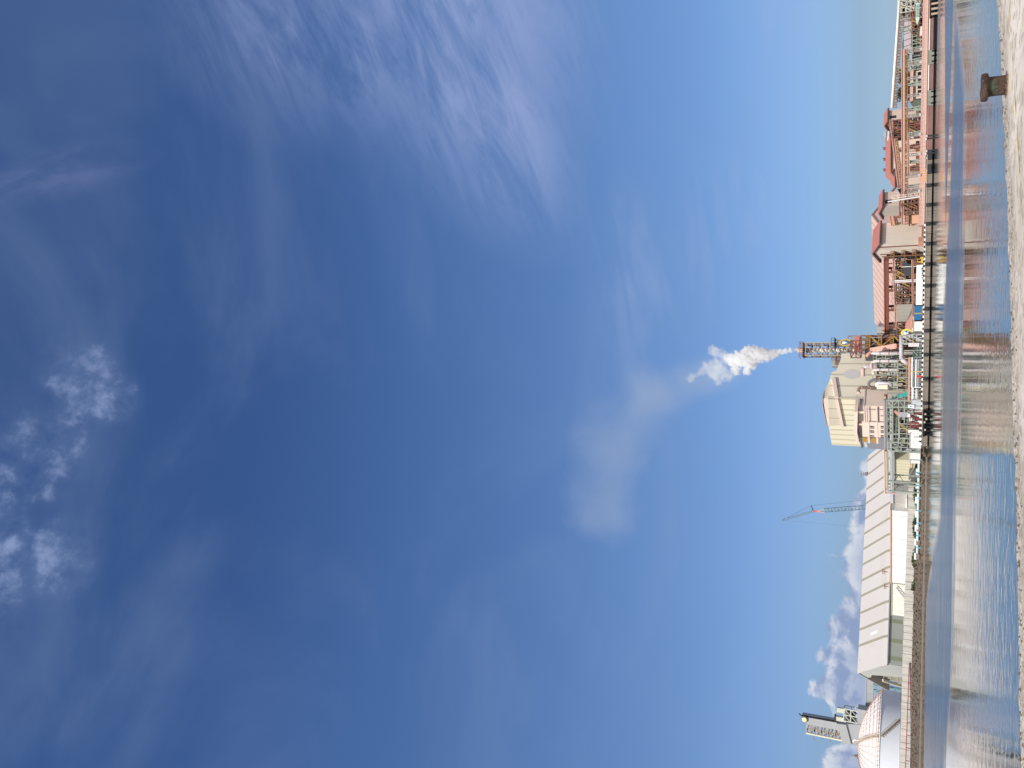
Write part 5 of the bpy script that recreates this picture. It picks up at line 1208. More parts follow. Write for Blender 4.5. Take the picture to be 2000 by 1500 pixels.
# leaning white conveyor / pipe at the transfer tower
A, B = at(1795, 384, 268), at(1734, 394, 272)
f = Fr(1795, 384, 268); T = thing('slanting_tube', 'thin white slanting tube with a pink ladder truss in front of the transfer tower', 'pipe', f)
a_, b_ = f.p(1797, 384), f.p(1734, 394); obj('tube', MB().tube([(a_[0], 0, a_[1]), (b_[0], 0, b_[1])], .2, 8), 'white', T)
obj('ladder', MB().truss((a_[0]+.9, .3, a_[1]), (b_[0]+1.2, .3, b_[1]-1), .7, .7, 10, .15), 'trim', T)
# red roofed sheds behind the conveyors
def shed(label, y0, D0, y1, D1, xe, xr_, w_, roofm='redroof', wallm='pinkwall', group=None, vents=0, xg=None, name='shed'):
    f = Fr2(y0, D0, y1, D1); ze = f.p(xe, (y0+y1)/2)[1]; zr = f.p(xr_, (y0+y1)/2)[1]
    T = thing(name, label, 'shed', f, group)
    obj('wall', MB().prismx([(0, 0), (w_, 0), (w_, ze), (w_/2, zr-.2), (0, ze)], 0, f.L), wallm, T)
    rf = obj('roof', MB().prismx([(-.6, ze-.1), (w_/2, zr), (w_+.6, ze-.1), (w_+.6, ze+.2), (w_/2, zr+.3), (-.6, ze+.2)], -.6, f.L+.6), roofm, T)
    obj('soffit', MB().box(-.4, f.L+.4, -.55, -.05, ze-.5, ze-.12), 'dark', T)
    for i in range(vents): obj('ridge_vent', MB().box(f.L*(.1+.8*i/max(1, vents-1)), f.L*(.1+.8*i/max(1, vents-1))+.8, w_/2-.4, w_/2+.4, zr+.2, zr+1.0), 'maroon', rf)
    return T, f, ze, zr
T, f, ze, zr = shed('long beige shed with a red ridged roof and a row of small windows', 344, 308, 263, 300, 1739, 1730, 9, vents=4)
for y in (266, 279.5, 292, 306, 319, 332): a_ = f.p(1792.5, y); o = obj('window', MB().box(a_[0]-.75, a_[0]+.75, -.07, 0, a_[1]-.55, a_[1]+.6), 'blackop' if y < 280 else mat('red_shutter', (.22, .07, .05), .7), T); obj('sill', MB().box(a_[0]-.85, a_[0]+.85, -.18, -.07, a_[1]-.7, a_[1]-.56), 'trim', o)
shed('lower salmon roofed shed at the left end of the long beige shed', 358, 298, 342, 296, 1747.5, 1741, 5)
T, f, ze, zr = shed('low beige shed with four dark windows behind the bollard side of the conveyors', 192, 300, 138, 298, 1783, 1779, 6, roofm='palesalmon')
for y in (145, 157.5, 168.5, 180.5): a_ = f.p(1796, y); o = obj('window', MB().box(a_[0]-.8, a_[0]+.8, -.07, 0, a_[1]-.5, a_[1]+.6), 'blackop', T); obj('sill', MB().box(a_[0]-.9, a_[0]+.9, -.18, -.07, a_[1]-.65, a_[1]-.51), 'trim', o)
T, f, ze, zr = shed('salmon gable shed standing below the pale pink gable end', 436, 288, 405, 284, 1774, 1768, 6, roofm='palesalmon', wallm=mat('bright_salmon_wall', (.66, .38, .26), .6, .08))
T, f, ze, zr = shed('dark grey open store between the two window rows and the mauve roofed shed', 132, 304, 97, 303, 1781, 1778, 6, roofm='greyclad', wallm=mat('dark_grey_wall', (.10, .10, .105), .8, .3, .5))
for y in (126, 117, 106): a_ = f.p(1792, y); obj('post', MB().box(a_[0]-.15, a_[0]+.15, -.1, 0, 0, ze-.5), 'greywhite', T)
# conveyors
A, B = at(1764.8, 438, 279), at(1764.5, 98, 272)
gallery('conveyor_gallery', 'longest salmon conveyor gallery, running level in front of the sheds', 'conveyor', A, B, 1.8, .75, 'salmon', 'palesalmon', (.08, .22, .36, .52, .66, .8, .93), legm='green', truss=.75, tn=60, trim=mat('brown_truss', (.26, .13, .06), .8, .3), legt=.22, legw=1.6)
A, B = at(1757, 364, 283), at(1741, 238, 290)
gallery('conveyor_gallery', 'salmon conveyor gallery sloping up to the rightmost transfer tower', 'conveyor', A, B, 1.6, .7, 'palesalmon', 'salmon', (.25, .55, .8), legm='rust', truss=.7, tn=26, trim=mat('brown_truss', (.26, .13, .06), .8, .3), legt=.22, legw=1.6)
A, B = at(1775, 340, 276), at(1774.5, 232, 275)
gallery('conveyor_gallery', 'short pink gallery just under the longest conveyor', 'conveyor', A, B, 1.2, .5, 'palesalmon', 'palesalmon', (.1, .5, .9), legm='maroon', legt=.2)
A, B = at(1738, 398, 285), at(1745, 437, 290)
gallery('conveyor_gallery', 'salmon gallery leaving the transfer tower towards the pale pink gable', 'conveyor', A, B, 2.0, 1.0, 'salmon', 'salmon', (.6,), legm='rust', truss=.6, tn=8)
A, B = at(1780, 410, 276), at(1757, 372, 281)
gallery('chute_conveyor', 'dark covered chute slanting beneath the beige transfer tower', 'conveyor', A, B, 1.6, 1.6, 'greyclad', 'dark', (.3,), legm='rust')
A, B = at(1741, 204, 300), at(1758.5, -45, 292)
f = Fr2(204, 300, -45, 292); T = thing('tube_conveyor', 'long white tube conveyor on a brown truss against the sky', 'conveyor', f)
a_, b_ = f.p(1742, 204), f.p(1759.5, -45)
obj('tube', MB().tube([(0, 0, a_[1]), (f.L, 0, b_[1])], .42, 12), mat('white_tube', (.78, .75, .68), .5, .05, .3, .05), T, True)
obj('truss', MB().truss((0, .3, a_[1]-.95), (f.L, .3, b_[1]-.95), 1.0, .9, 44, .17), mat('brown_truss', (.26, .13, .06), .8, .3), T)
for u in (.3, .62, .8): obj('trestle', MB().lattice(u*f.L-.7, u*f.L+.7, -.2, 1.0, 0, a_[1]+(b_[1]-a_[1])*u-1.3, 6, .2), 'green', T)
# deck conveyor along the quay
f = Fr2(440, 267.2, -60, 266.6)
T = thing('deck_conveyor', 'pale pink covered belt running along the quay deck on the right', 'conveyor', f)
zt_ = f.p(1797, 300)[1]
obj('casing', MB().box(0, f.L, .9, 2.4, .25, zt_), mat('pale_pink_casing', (.52, .33, .29), .65, .16, .12, .3, ('x', 1.25), .30, dirt=(.42, .20, .13), dirtamt=.5, ribw=.10), T)
obj('base', MB().box(0, f.L, .8, 2.5, 0, .25), 'rust', T)
obj('edge_rail', MB().bar((0, -.1, .55), (f.L, -.1, .55), .10).bar((0, -.1, .95), (f.L, -.1, .95), .08), 'trim', T)
for i, y in enumerate((96, 121, 150, 184, 224, 262, 300, 342, 372)):
    xx = f.p(1805, y)[0]; zz = f.p(1772, y)[1]
    lb = 'pale lattice post '+('below the mauve roofed shed', 'just left of the mauve roofed shed', 'behind the bollard, right of it', 'above the left side of the bollard', 'below the rightmost transfer tower', 'below the small white hut', 'under the middle of the long beige shed', 'at the left end of the long beige shed', 'beside the thin white slanting tube')[i]
    q_ = Fr(1800, y, 268.2); Tt = thing('lattice_post', lb, 'post', q_, 'lattice posts standing on the deck conveyor')
    obj('mast', MB().lattice(-.35, .35, -.2, .4, 0, zz, 5, .13), mat('dull_post_steel', (.36, .32, .29), .7, .2), Tt); obj('arm', MB().bar((-1.3, 0, zz*.72), (1.1, 0, zz*.8), .15).box(-.5, .3, -.5, 0, zz*.3, zz*.42), 'greywhite', Tt)
# quay face details on the right
f = Fr2(300, QD-.05, 206, QD-.05, 0)
oldp = mat('old_pink_paint', (.25, .135, .115), .7, .3, .4, .3, dirt=(.15, .07, .05), dirtamt=.4)
T = thing('fender_beam', 'salmon painted beam on the quay face left of the bollard', 'beam', f)
z0 = f.p(1822.5, 250)[1]; obj('beam', MB().box(0, f.L, -.35, 0, max(.35, z0), GL-.05), oldp, T); obj('hanger', MB().box(0, f.L, -.2, -.02, .05, .33), 'black', T)
f = Fr2(178, QD-.05, 128, QD-.05, 0)
T = thing('fender_beam', 'salmon painted beam on the quay face directly behind the bollard', 'beam', f); obj('beam', MB().box(0, f.L, -.35, 0, .4, GL-.05), oldp, T); obj('hanger', MB().box(0, f.L, -.2, -.02, .05, .38), 'black', T)
f = Fr2(101, QD-.05, 30, QD-.05, 0)
T = thing('fender_beam', 'salmon painted beam on the quay face near the right end', 'beam', f); obj('beam', MB().box(0, f.L, -.35, 0, .6, GL-.1), oldp, T); obj('hanger', MB().box(0, f.L, -.2, -.02, .05, .58), 'black', T)
for i, (y0, y1, lb) in enumerate(((209, 179, 'grey concrete block on the quay face left of the bollard'), (128, 101, 'grey concrete block on the quay face right of the bollard'))):
    f = Fr2(y0, QD-1.0, y1, QD-1.0, 0); T = thing('mooring_block', lb, 'block', f, 'concrete blocks on the quay face')
    obj('block', MB().box(0, f.L, 0, 1.0, .35, GL+.1), mat('grey_block', (.26, .26, .22), .9, .25, .5, .5), T)
    for u in (.1, .5, .85): obj('tyre', MB().tube([(u*f.L, -.15, .6), (u*f.L+.3, -.15, .6)], .38, 12), 'black', T)
f = Fr2(340, QD-1.0, 296, QD-1.0, 0)
T = thing('mooring_platform', 'dark mooring platform with grey bollards on the quay face below the long beige shed', 'platform', f)
obj('deck', MB().box(0, f.L*.4, 0, 1, .5, 1.6).box(f.L*.62, f.L, 0, 1, .4, 1.5), 'dark', T)
for u in (.15, .7, .9): obj('bollard', MB().lathe([(0, 1.6), (.28, 1.6), (.2, 2.0), (.34, 2.2), (0, 2.25)], u*f.L, .5, 12), 'greywhite', T)
f = Fr2(358, QD+.0, 330, QD+.0, GL)
T = thing('hazard_barrier', 'orange striped barrier on the quay edge', 'barrier', f)
obj('board', MB().box(0, f.L, 0, .1, .1, 1.2), stripes('orange_stripes', lin((232, 150, 60)), (.62, .40, .36), .75), T); obj('foot', MB().box(0, f.L, -.1, .3, 0, .1), 'concrete', T)
for y, lb in ((270, 'white capped twin mooring post below the small white hut'), (299, 'white capped twin mooring post below the long beige shed')):
    f = Fr(1820, y, QD-.8, 0, 0); T = thing('mooring_post', lb, 'post', f, 'white capped mooring posts')
    obj('post', MB().tube([(0, 0, -.2), (0, 0, 1.9)], .22, 10).tube([(.8, 0, -.2), (.8, 0, 1.7)], .22, 10), 'dark', T); obj('cap', MB().tube([(0, 0, 1.9), (0, 0, 2.2)], .3, 10).tube([(.8, 0, 1.7), (.8, 0, 2.0)], .3, 10), 'white', T)
f = Fr2(205, 264.6, -50, 264.6, 0); T = thing('edge_pipe', 'thin white pipe running along the quay edge to the right frame edge', 'pipe', f)
obj('pipe', MB().bar((0, 0, f.p(1812.5, 200)[1]), (f.L, 0, f.p(1819.5, -40)[1]+.25), .28), 'white', T)
for i in range(8): obj('bracket', MB().bar((f.L*(i+.5)/8, 0, GL+.0), (f.L*(i+.5)/8, .5, GL+.0), .12), 'greywhite', T)
# pile platform at the far right
f = Fr2(36, QD-2, -40, QD-2, 0); T = thing('pile_platform', 'black piled platform with tan piles at the right frame edge', 'platform', f)
obj('deck', MB().box(0, f.L, 0, 2, 1.25, 1.7), 'black', T)
for i in range(6): obj('pile', MB().tube([(.6+i*1.5, -.1, -.3), (.6+i*1.5, -.1, 1.3)], .33, 10), mat('tan_pile', (.48, .36, .26), .8), T)
# far right cluster
T, f, ze, zr = shed('mauve grey roofed shed with dark cross bands under the white tube conveyor', 98, 306, 36, 303, 1779.5, 1767, 10, roofm=mat('mauve_banded_roof', (.42, .35, .36), .7, .06, .2, .1, ('x', 2.05), .85, ribw=.14), wallm='dark')
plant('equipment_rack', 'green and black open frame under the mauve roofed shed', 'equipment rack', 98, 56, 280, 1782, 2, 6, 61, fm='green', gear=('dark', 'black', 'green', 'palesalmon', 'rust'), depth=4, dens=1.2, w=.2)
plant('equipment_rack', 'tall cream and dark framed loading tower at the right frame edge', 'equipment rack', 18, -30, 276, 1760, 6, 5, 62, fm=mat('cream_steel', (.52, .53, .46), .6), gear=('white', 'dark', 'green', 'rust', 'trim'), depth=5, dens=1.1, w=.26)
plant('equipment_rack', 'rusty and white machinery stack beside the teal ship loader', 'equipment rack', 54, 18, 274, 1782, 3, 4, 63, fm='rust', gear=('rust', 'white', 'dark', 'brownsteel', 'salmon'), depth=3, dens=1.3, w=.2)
f = Fr2(46, 271, 6, 270); T = thing('ship_loader', 'pale teal ribbed loader boom pointing left at the right frame edge', 'loader', f)
z0, z1 = f.p(1796, 20)[1], f.p(1788.5, 20)[1]
obj('boom', MB().prism([(0, (z0+z1)/2-.1), (f.L*.25, z0), (f.L, z0), (f.L, z1), (f.L*.3, z1), (.1, (z0+z1)/2+.2)], 0, 1.6), mat('pale_teal_paint', (.48, .60, .54), .6, .1), T)
mb = MB()
for i in range(9): xx = f.L*(.33+.07*i); mb.box(xx, xx+.22, -.12, 0, z0+.1, z1-.1)
obj('rib', mb, mat('dark_teal_rib', (.12, .2, .19), .7), T); obj('leg', MB().bar((f.L*.5, .8, 0), (f.L*.5, .8, z0), .5).bar((f.L*.9, .8, 0), (f.L*.9, .8, z0), .5), 'greyduct', T)
f = Fr(1800, 26, 300); T = thing('dome_tank', 'brown domed tank behind the cream framed tower', 'tank', f)
zt_ = f.p(1768, 26)[1]; r = 2.0; obj('shell', MB().lathe([(r, 0), (r, zt_-1.6), (r*.85, zt_-.8), (r*.4, zt_-.1), (0, zt_)], n=24), mat('brown_tank', (.22, .17, .15), .7, .15), T, True); obj('skirt', MB().lathe([(r+.05, zt_-2.8), (r+.1, zt_-2.8), (r+.1, zt_-1.9), (r+.05, zt_-1.9)], n=24), 'walkway', T)
f = Fr2(70, 272, 52, 271.5); T = thing('cone_hood', 'pale pink pointed hood between the green frame and the rusty stack', 'hood', f)
obj('hood', MB().prism([(0, f.p(1796, 70)[1]), (f.L, f.p(1799, 52)[1]+.2), (f.L, f.p(1802, 52)[1]), (0, f.p(1802, 70)[1])], 0, 2), 'trim', T); obj('leg', MB().bar((.5, 1, 0), (.5, 1, 1.2), .3), 'rust', T)
# trees and hills on the right
def tree(name, label, x, y, D, xb_h, rad, seed, mk, group='trees behind the conveyors', z=GL, n=900, lf=.5):
    rnd = random.Random(seed); f = Fr(1800, y, D, rnd.uniform(0, 90), z); H = Fr(1800, y, D, 0, z).p(x, y)[1]
    T = thing(name, label, 'tree', f, group)
    mb = MB().tube([(0, 0, 0), (.15, .1, H*.3), (.1, -.1, H*.55), (0, 0, H*.8)], [.35, .28, .2, .08], 8)
    cl = []
    for i in range(11):
        a_ = rnd.uniform(0, 6.28); rr = rad*rnd.uniform(.25, .85); zz = H*rnd.uniform(.45, .9); rr *= (1.15-.6*abs(zz/H-.6)/.4); p_ = (rr*math.cos(a_), rr*math.sin(a_), zz); cl.append((p_, rad*rnd.uniform(.28, .5)))
        mb.tube([(0, 0, zz*.6), (p_[0]*.6, p_[1]*.6, zz*.85), p_], [.13, .08, .03], 5)
    obj('trunk', mb, mat('bark', (.12, .09, .07), .9, .3), T)
    mb = MB()
    for i in range(n):
        (px, py, pz), r = rnd.choice(cl); v = Vector((rnd.gauss(0, 1), rnd.gauss(0, 1), rnd.gauss(0, .75))); v = v.normalized()*r*rnd.random()**.4; c = Vector((px, py, pz))+v; c.z = min(c.z, H)
        s_ = lf*rnd.uniform(.5, 1.1); a1 = Vector((rnd.gauss(0, 1), rnd.gauss(0, 1), rnd.gauss(0, 1))).normalized()*s_; a2 = Vector((rnd.gauss(0, 1), rnd.gauss(0, 1), rnd.gauss(0, 1))).normalized()*s_*.7
        mb.add([c-a1, c-a2, c+a1, c+a2], [(0, 1, 2, 3)])
    obj('crown', mb, mk, T); return T
dleaf = mat('dark_foliage', (.045, .065, .035), .8, .5, .5, dirt=(.02, .028, .018), dirtamt=.5)
tree('tree', 'dark broad tree under the white tube conveyor, largest of its row', 1749, 163, 330, 0, 4.8, 1, dleaf, n=1500)
tree('tree', 'dark tree at the left end of the row near the rightmost transfer tower', 1752, 181, 332, 0, 3.6, 2, dleaf, n=1000)
tree('tree', 'dark tree at the right end of the row beside the mauve roofed shed', 1752, 143, 332, 0, 3.6, 3, dleaf, n=1000)
mb = MB(); rnd = random.Random(9); X0, X1 = at(1790, 135, 700).x, at(1790, -200, 700).x; n = 60; vs = []
from mathutils import noise as _nn
for j in range(7):
    for i in range(n+1):
        t = i/n; x = X0+(X1-X0)*t; r = j/6
        hgt = (20+6*_nn.noise(Vector((x*.02, 3, 0)))+1.6*_nn.noise(Vector((x*.12, j, 0))))*min(1, t*4+.0)*math.sin(math.pi*min(1, r*.55+0.0))*1.0
        vs.append((x, 700+r*160, hgt+.2))
mb.v = vs; mb.f = [(j*(n+1)+i, j*(n+1)+i+1, (j+1)*(n+1)+i+1, (j+1)*(n+1)+i) for j in range(6) for i in range(n)]
tag(obj('hill', mb, mat('wooded_hill', (.10, .13, .085), .95, .4, .06, dirt=(.05, .07, .045), dirtamt=.6), None, True), kind='structure')
# ------------------------------------------------------------------ steam from the chimney
def smoke(name, label, cat, D, blobs, dens, nsc, namp, thr, soft, aniso, colr, seed=0, pad=1.0, squash=1.0, det=5, dist=.6, fade=None):
    pts = []
    rnd = random.Random(seed)
    for (x, y, r) in blobs:
        c = at(x, y, D); rr = (at(x, y-r, D)-c).length; c.y += rnd.uniform(-.3, .3)*rr; pts.append((c, rr))
    o0 = pts[0][0].copy()
    # domain: hull of spheres
    bmx = bmesh.new()
    for c, r in pts:
        for k in range(26):
            ph = math.acos(1-2*(k+.5)/26); th = k*2.39996
            bmx.verts.new(c-o0+Vector((math.sin(ph)*math.cos(th), math.sin(ph)*math.sin(th), math.cos(ph)))*r*1.28*pad)
    bmesh.ops.convex_hull(bmx, input=bmx.verts[:])
    lo = [v for v in bmx.verts if not v.link_faces]; bmesh.ops.delete(bmx, geom=lo, context='VERTS')
    me = bpy.data.meshes.new(name); bmx.to_mesh(me); bmx.free()
    o = bpy.data.objects.new(name, me); COL.objects.link(o); o.location = o0; tag(o, label, cat, None, 'stuff')
    m = bpy.data.materials.new(name+'_air'); m.use_nodes = True; m.node_tree.nodes.clear(); q = NT(m.node_tree)
    co = q.n('ShaderNodeTexCoord').outputs['Object']
    wv = q.n('ShaderNodeTexNoise', {'Vector': co, 'Scale': nsc*.6, 'Detail': 2.0}).outputs[1]
    wp = q.n('ShaderNodeVectorMath', {0: q.n('ShaderNodeVectorMath', {0: wv, 1: (.5, .5, .5)}, operation='SUBTRACT').outputs[0], 'Scale': dist/nsc}, operation='SCALE').outputs[0]
    cw = q.n('ShaderNodeVectorMath', {0: co, 1: wp}, operation='ADD').outputs[0]
    tot = None
    for i_, (c, r) in enumerate(pts):
        dd = q.n('ShaderNodeVectorMath', {0: cw, 1: tuple(c-o0)}, operation='DISTANCE').outputs['Value']
        v = q.mr(dd, r*1.15, 0.0, 0, 1 if fade is None else 1-(1-fade)*i_/(len(pts)-1), True)
        tot = v if tot is None else q.m('ADD', tot, v)
    tot = q.m('MINIMUM', tot, 1.3 if fade is None else 1.0)
    n = q.m('MULTIPLY', q.m('SUBTRACT', q.noise(cw, nsc, det, .62), .5), namp)
    dn = q.mr(q.m('ADD', tot, q.m('MULTIPLY', n, q.mr(tot, 0, .12))), thr, thr+soft, 0, dens, False)
    p = q.n('ShaderNodeVolumePrincipled', {'Color': (*colr, 1), 'Density': dn, 'Anisotropy': aniso})
    q.n('ShaderNodeOutputMaterial', {'Volume': p.outputs[0]}); me.materials.append(m)
    return o
smoke('steam_plume', 'dense white billowing steam rising from the chimney mouth', 'steam', 330,
      [(1558, 683, 5), (1552, 683, 6), (1544, 684, 7.5), (1534, 685.5, 7.5), (1524, 687, 9), (1512, 690, 13), (1500, 694, 16), (1487, 693, 19), (1473, 692, 21), (1461, 687, 17), (1467, 711, 17), (1455, 702, 20), (1441, 700, 20), (1430, 706, 15), (1437, 724, 13), (1458, 726, 11), (1420, 698, 10)],
      1.2, .75, 2.3, .34, .30, .0, (.998, .998, 1.0), 2, det=7, dist=.35)
smoke('steam_wisp', 'thinner ragged steam breaking away above the dense plume', 'steam', 330,
      [(1418, 700, 18), (1403, 689, 15), (1390, 684, 15), (1396, 708, 15), (1378, 716, 16), (1366, 728, 13), (1408, 722, 20), (1425, 735, 16), (1390, 730, 17), (1350, 738, 14), (1404, 742, 15)],
      .34, .5, 2.6, .34, .60, .1, (.995, .995, 1.0), 5, det=6, dist=.8)
smoke('vapour_trail', 'faint grey vapour trail drifting up and left of the steam', 'vapour', 330,
      [(1440, 712, 30), (1420, 728, 40), (1400, 745, 52), (1385, 725, 46), (1412, 742, 40), (1370, 755, 50), (1355, 735, 55), (1320, 755, 66), (1280, 770, 82), (1240, 800, 92), (1215, 850, 96), (1195, 900, 92), (1175, 950, 92), (1165, 990, 95), (1200, 1010, 90)],
      .030, .05, 1.7, .05, 1.5, .2, (.86, .93, .96), 9, det=6, dist=.75, fade=.16)
# ------------------------------------------------------------------ near quay and bollard
ZQ = HC-1.7
random.seed(11)
edge = [(1945.2, -40), (1946.7, 0), (1952, 83), (1956, 167), (1959.5, 250), (1963.5, 333), (1967, 417), (1969, 500), (1971.4, 560), (1973.7, 667), (1976.6, 760), (1978, 833), (1981.5, 917), (1984, 1000), (1986, 1083), (1987.5, 1180), (1990, 1333), (1991.5, 1500), (1993, 1580)]
E = [onz(x, y, ZQ) for x, y in edge][::-1]           # left to right
# resample with crumbling offsets
pts = []
for i in range(len(E)-1):
    n = 26
    for k in range(n):
        t = k/n; p = E[i].lerp(E[i+1], t); pts.append(p)
pts.append(E[-1])
def nz(x, s=1.0, o=0.0):
    from mathutils import noise
    return noise.noise(Vector((x*s, o, 3.1)))
m = bpy.data.materials.new('worn_quay_concrete'); m.use_nodes = True; m.node_tree.nodes.clear(); q = NT(m.node_tree)
co = q.n('ShaderNodeTexCoord').outputs['Object']
uv = q.n('ShaderNodeAttribute', attribute_name='edge_distance').outputs['Fac']
n1 = q.noise(co, .35, 6, .6, .5); n2 = q.noise(co, 3.2, 8, .68, .3); n3 = q.noise(co, 14.0, 6, .7)
c = q.mix(q.mr(n1, .32, .68), (.49, .43, .36), (.70, .64, .565))
c = q.mix(q.m('MULTIPLY', q.mr(n2, .47, .60), .6), c, (.27, .22, .165))
rag = q.m('ADD', uv, q.m('MULTIPLY', q.m('SUBTRACT', q.noise(co, 1.6, 7, .7), .5), .9))
crumb = q.m('MULTIPLY', q.mr(rag, 1.9, .7), q.mr(n3, .42, .54))
c = q.mix(q.m('MULTIPLY', crumb, .62), c, (.17, .135, .095))
pit = q.mr(q.noise(co, 9.0, 3, .5), .68, .73)
c = q.mix(q.m('MULTIPLY', pit, .7), c, (.07, .05, .04))
c = q.mix(q.m('MULTIPLY', q.mr(n3, .55, .75), .25), c, (.72, .68, .62))
h = q.m('ADD', q.m('MULTIPLY', n2, .6), q.m('MULTIPLY', n3, .4))
bp = q.n('ShaderNodeBump', {'Strength': .7, 'Distance': .05, 'Height': h})
p = q.n('ShaderNodeBsdfPrincipled', {'Base Color': c, 'Roughness': .95, 'Normal': bp.outputs[0], 'Specular IOR Level': .2})
q.n('ShaderNodeOutputMaterial', {'Surface': p.outputs[0]}); quay_m = m
rows = [0, .03, .1, .2, .32, .45, .6, .8, 1.05, 1.4, 1.9, 2.6, 3.6, 5, 8, 14, 24, 50]
V = []; Fc = []; att = []
for i, p in enumerate(pts):
    d = (pts[min(i+1, len(pts)-1)]-pts[max(0, i-1)]).normalized(); nrm = Vector((d.y, -d.x, 0))
    off = nz(p.x, .9)*.10+nz(p.x, 3.2, 5)*.035+nz(p.x, 9, 9)*.015
    V.append((p.x+nrm.x*(off+.1), p.y+nrm.y*(off+.1), -1.0)); att.append(0)
    for r in rows:
        q_ = p+Vector((0, -1, 0))*r + nrm*off*max(0, 1-r)
        from mathutils import noise as _n
        z = ZQ
        if r < 1.6: z += _n.noise(Vector((q_.x*2.2, q_.y*3.0, 0)))*.022*(1-r/1.8)+_n.noise(Vector((q_.x*8, q_.y*8, 4)))*.012*(1-r/1.8)
        if r == 0: z -= .05+abs(_n.noise(Vector((q_.x*1.1, 7, 0))))*.12
        if r == .03: z -= .02
        V.append((q_.x, q_.y, z)); att.append(r)
K = len(rows)+1
for i in range(len(pts)-1):
    for k in range(K-1): Fc.append((i*K+k, (i+1)*K+k, (i+1)*K+k+1, i*K+k+1)[::-1])
mb = MB(); mb.v = V; mb.f = Fc
qo = obj('quay', mb, quay_m); tag(qo, kind='structure')
at_ = qo.data.attributes.new('edge_distance', 'FLOAT', 'POINT')
for i, a_ in enumerate(att): at_.data[i].value = a_
# worn yellow line
def yline(pl, w_, name, mm):
    P = [onz(x, y, ZQ+.03) for x, y in pl]; mb = MB()
    for i in range(len(P)-1):
        a_, b_ = P[i], P[i+1]; k = 14
        for j in range(k):
            p_, q_ = a_.lerp(b_, j/k), a_.lerp(b_, (j+1)/k)
            mb.add([p_-Vector((0, w_/2, 0)), q_-Vector((0, w_/2, 0)), q_+Vector((0, w_/2, 0)), p_+Vector((0, w_/2, 0))], [(0, 1, 2, 3)])
    return obj(name, mb, mm)
m = bpy.data.materials.new('worn_yellow_paint'); m.use_nodes = True; m.node_tree.nodes.clear(); q = NT(m.node_tree)
co = q.n('ShaderNodeTexCoord').outputs['Object']; nn = q.noise(co, 3.0, 8, .7)
d_ = q.n('ShaderNodeBsdfDiffuse', {'Color': (.74, .62, .26, 1)}); t_ = q.n('ShaderNodeBsdfTransparent')
mx = q.n('ShaderNodeMixShader', {0: q.mr(nn, .42, .60), 1: t_.outputs[0], 2: d_.outputs[0]})
q.n('ShaderNodeOutputMaterial', {'Surface': mx.outputs[0]})
o = yline([(1996, 470), (1990, 360), (1985, 275), (1980.5, 205), (1976, 130), (1972, 60), (1966, -30)][::-1], .10, 'painted_line', m)
tag(o, kind='structure')
# bollard
B = onz(1969.0, 165, ZQ)
class _f: pass
f = _f(); f.o = Vector((B.x, B.y, ZQ)); f.th = R(12)
T = thing('mooring_bollard', 'rusty iron mooring bollard with a thick round cap near the edge of the nearest quay', 'bollard', f)
m = bpy.data.materials.new('rusted_iron'); m.use_nodes = True; m.node_tree.nodes.clear(); q = NT(m.node_tree)
co = q.n('ShaderNodeTexCoord').outputs['Object']; n1 = q.noise(co, 6.0, 8, .7, .3); n2 = q.noise(co, 22.0, 6, .7)
c = q.mix(q.mr(n1, .35, .65), (.036, .023, .018), (.085, .052, .038))
c = q.mix(q.m('MULTIPLY', q.mr(n2, .55, .7), .7), c, (.27, .17, .12))
c = q.mix(q.m('MULTIPLY', q.mr(q.noise(co, 9.0, 4, .6), .60, .68), .8), c, (.02, .014, .012))
sz = q.n('ShaderNodeSeparateXYZ', {0: co})
gz = q.m('MULTIPLY', q.mr(q.m('ADD', sz.outputs[2], q.m('MULTIPLY', q.m('SUBTRACT', n1, .5), .22)), .17, .23), q.mr(sz.outputs[2], .40, .34))
gz = q.m('MULTIPLY', gz, q.m('MULTIPLY', q.mr(q.m('ADD', sz.outputs[0], q.m('MULTIPLY', q.m('SUBTRACT', n2, .5), .3)), .10, -.04), q.mr(n1, .44, .60)))
c = q.mix(q.m('MULTIPLY', gz, .6), c, (.028, .095, .06))
base = q.mr(q.m('ADD', sz.outputs[2], q.m('MULTIPLY', q.m('SUBTRACT', n2, .5), .14)), .06, .01)
c = q.mix(q.m('MULTIPLY', base, .75), c, (.36, .27, .19))
bp = q.n('ShaderNodeBump', {'Strength': .9, 'Distance': .02, 'Height': q.m('ADD', n1, q.m('MULTIPLY', n2, .5))})
p = q.n('ShaderNodeBsdfPrincipled', {'Base Color': c, 'Roughness': .85, 'Normal': bp.outputs[0], 'Specular IOR Level': .3})
q.n('ShaderNodeOutputMaterial', {'Surface': p.outputs[0]}); rust_m = m
S_ = (at(1966, 165, B.y)-at(1966, 166, B.y)).length    # metres per photo pixel at the bollard
rn, rc, hz = 18.8*S_, 26.8*S_, 53*(at(1940, 165, B.y)-at(1941, 165, B.y)).z
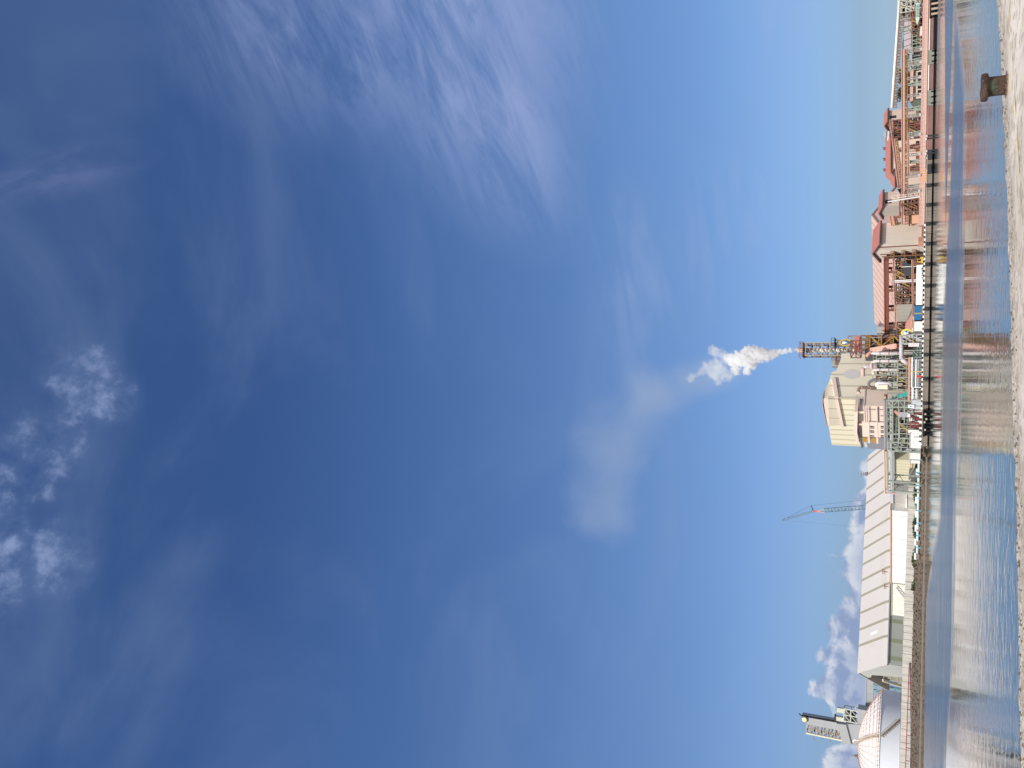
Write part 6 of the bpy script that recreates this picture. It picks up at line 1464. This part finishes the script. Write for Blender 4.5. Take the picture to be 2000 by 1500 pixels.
def wob(mbx, a_):
    from mathutils import noise
    mbx.v = [tuple(Vector(v)*(1+a_*noise.noise(Vector(v)*5.0)) if True else v) for v in mbx.v]; return mbx
neck = MB().lathe([(rn*1.02, -.05), (rn*1.0, .02), (rn*.985, hz*.3), (rn*.99, hz*.6), (rn*1.03, hz*.72), (rn*1.1, hz*.745)], n=48)
obj('neck', wob(neck, .03), rust_m, T, True)
cap = MB().lathe([(0, hz*.735), (rn*1.05, hz*.735), (rc*.90, hz*.745), (rc*.985, hz*.78), (rc, hz*.85), (rc*.99, hz*.93), (rc*.955, hz*.985), (rc*.88, hz*1.0), (0, hz*1.005)], n=56)
obj('cap', wob(cap, .035), rust_m, T, True)
obj('base_flange', wob(MB().lathe([(rn*1.14, -.04), (rn*1.10, .0), (rn*1.05, .012), (rn*.9, .02)], n=30), .05), mat('flaky_cement', (.40, .31, .22), .95, .3, 5.0, bump=.6), T, True)
# pebbles and crumbs
mb = MB(); random.seed(5)
for i in range(420):
    y = random.uniform(-10, 1510); k = random.random()
    ex = None
    for (xa, ya), (xb, yb) in zip(edge[:-1], edge[1:]):
        if ya <= y <= yb: ex = xa+(xb-xa)*(y-ya)/(yb-ya)
    if ex is None: continue
    c = onz(ex+2+11*k*k*random.uniform(.5, 1.3), y, ZQ); r = random.choice([.01, .012, .015, .02, .03])*random.uniform(.7, 1.2)
    b0 = len(mb.v)
    for (dx, dy, dz) in ((1, 0, 0), (-1, 0, 0), (0, 1, 0), (0, -1, 0), (0, 0, 1)):
        mb.v.append((c.x+dx*r*random.uniform(.8, 1.7), c.y+dy*r*random.uniform(.8, 1.5), c.z+dz*r*random.uniform(.7, 1.3)))
    mb.f += [(b0, b0+2, b0+4), (b0+2, b0+1, b0+4), (b0+1, b0+3, b0+4), (b0+3, b0, b0+4)]
tag(obj('gravel_crumbs', mb, mat('dark_crumbs', (.12, .095, .07), .95, .5, 4.0)), kind='stuff', label='small dark crumbs and grit scattered on the near quay', cat='gravel')
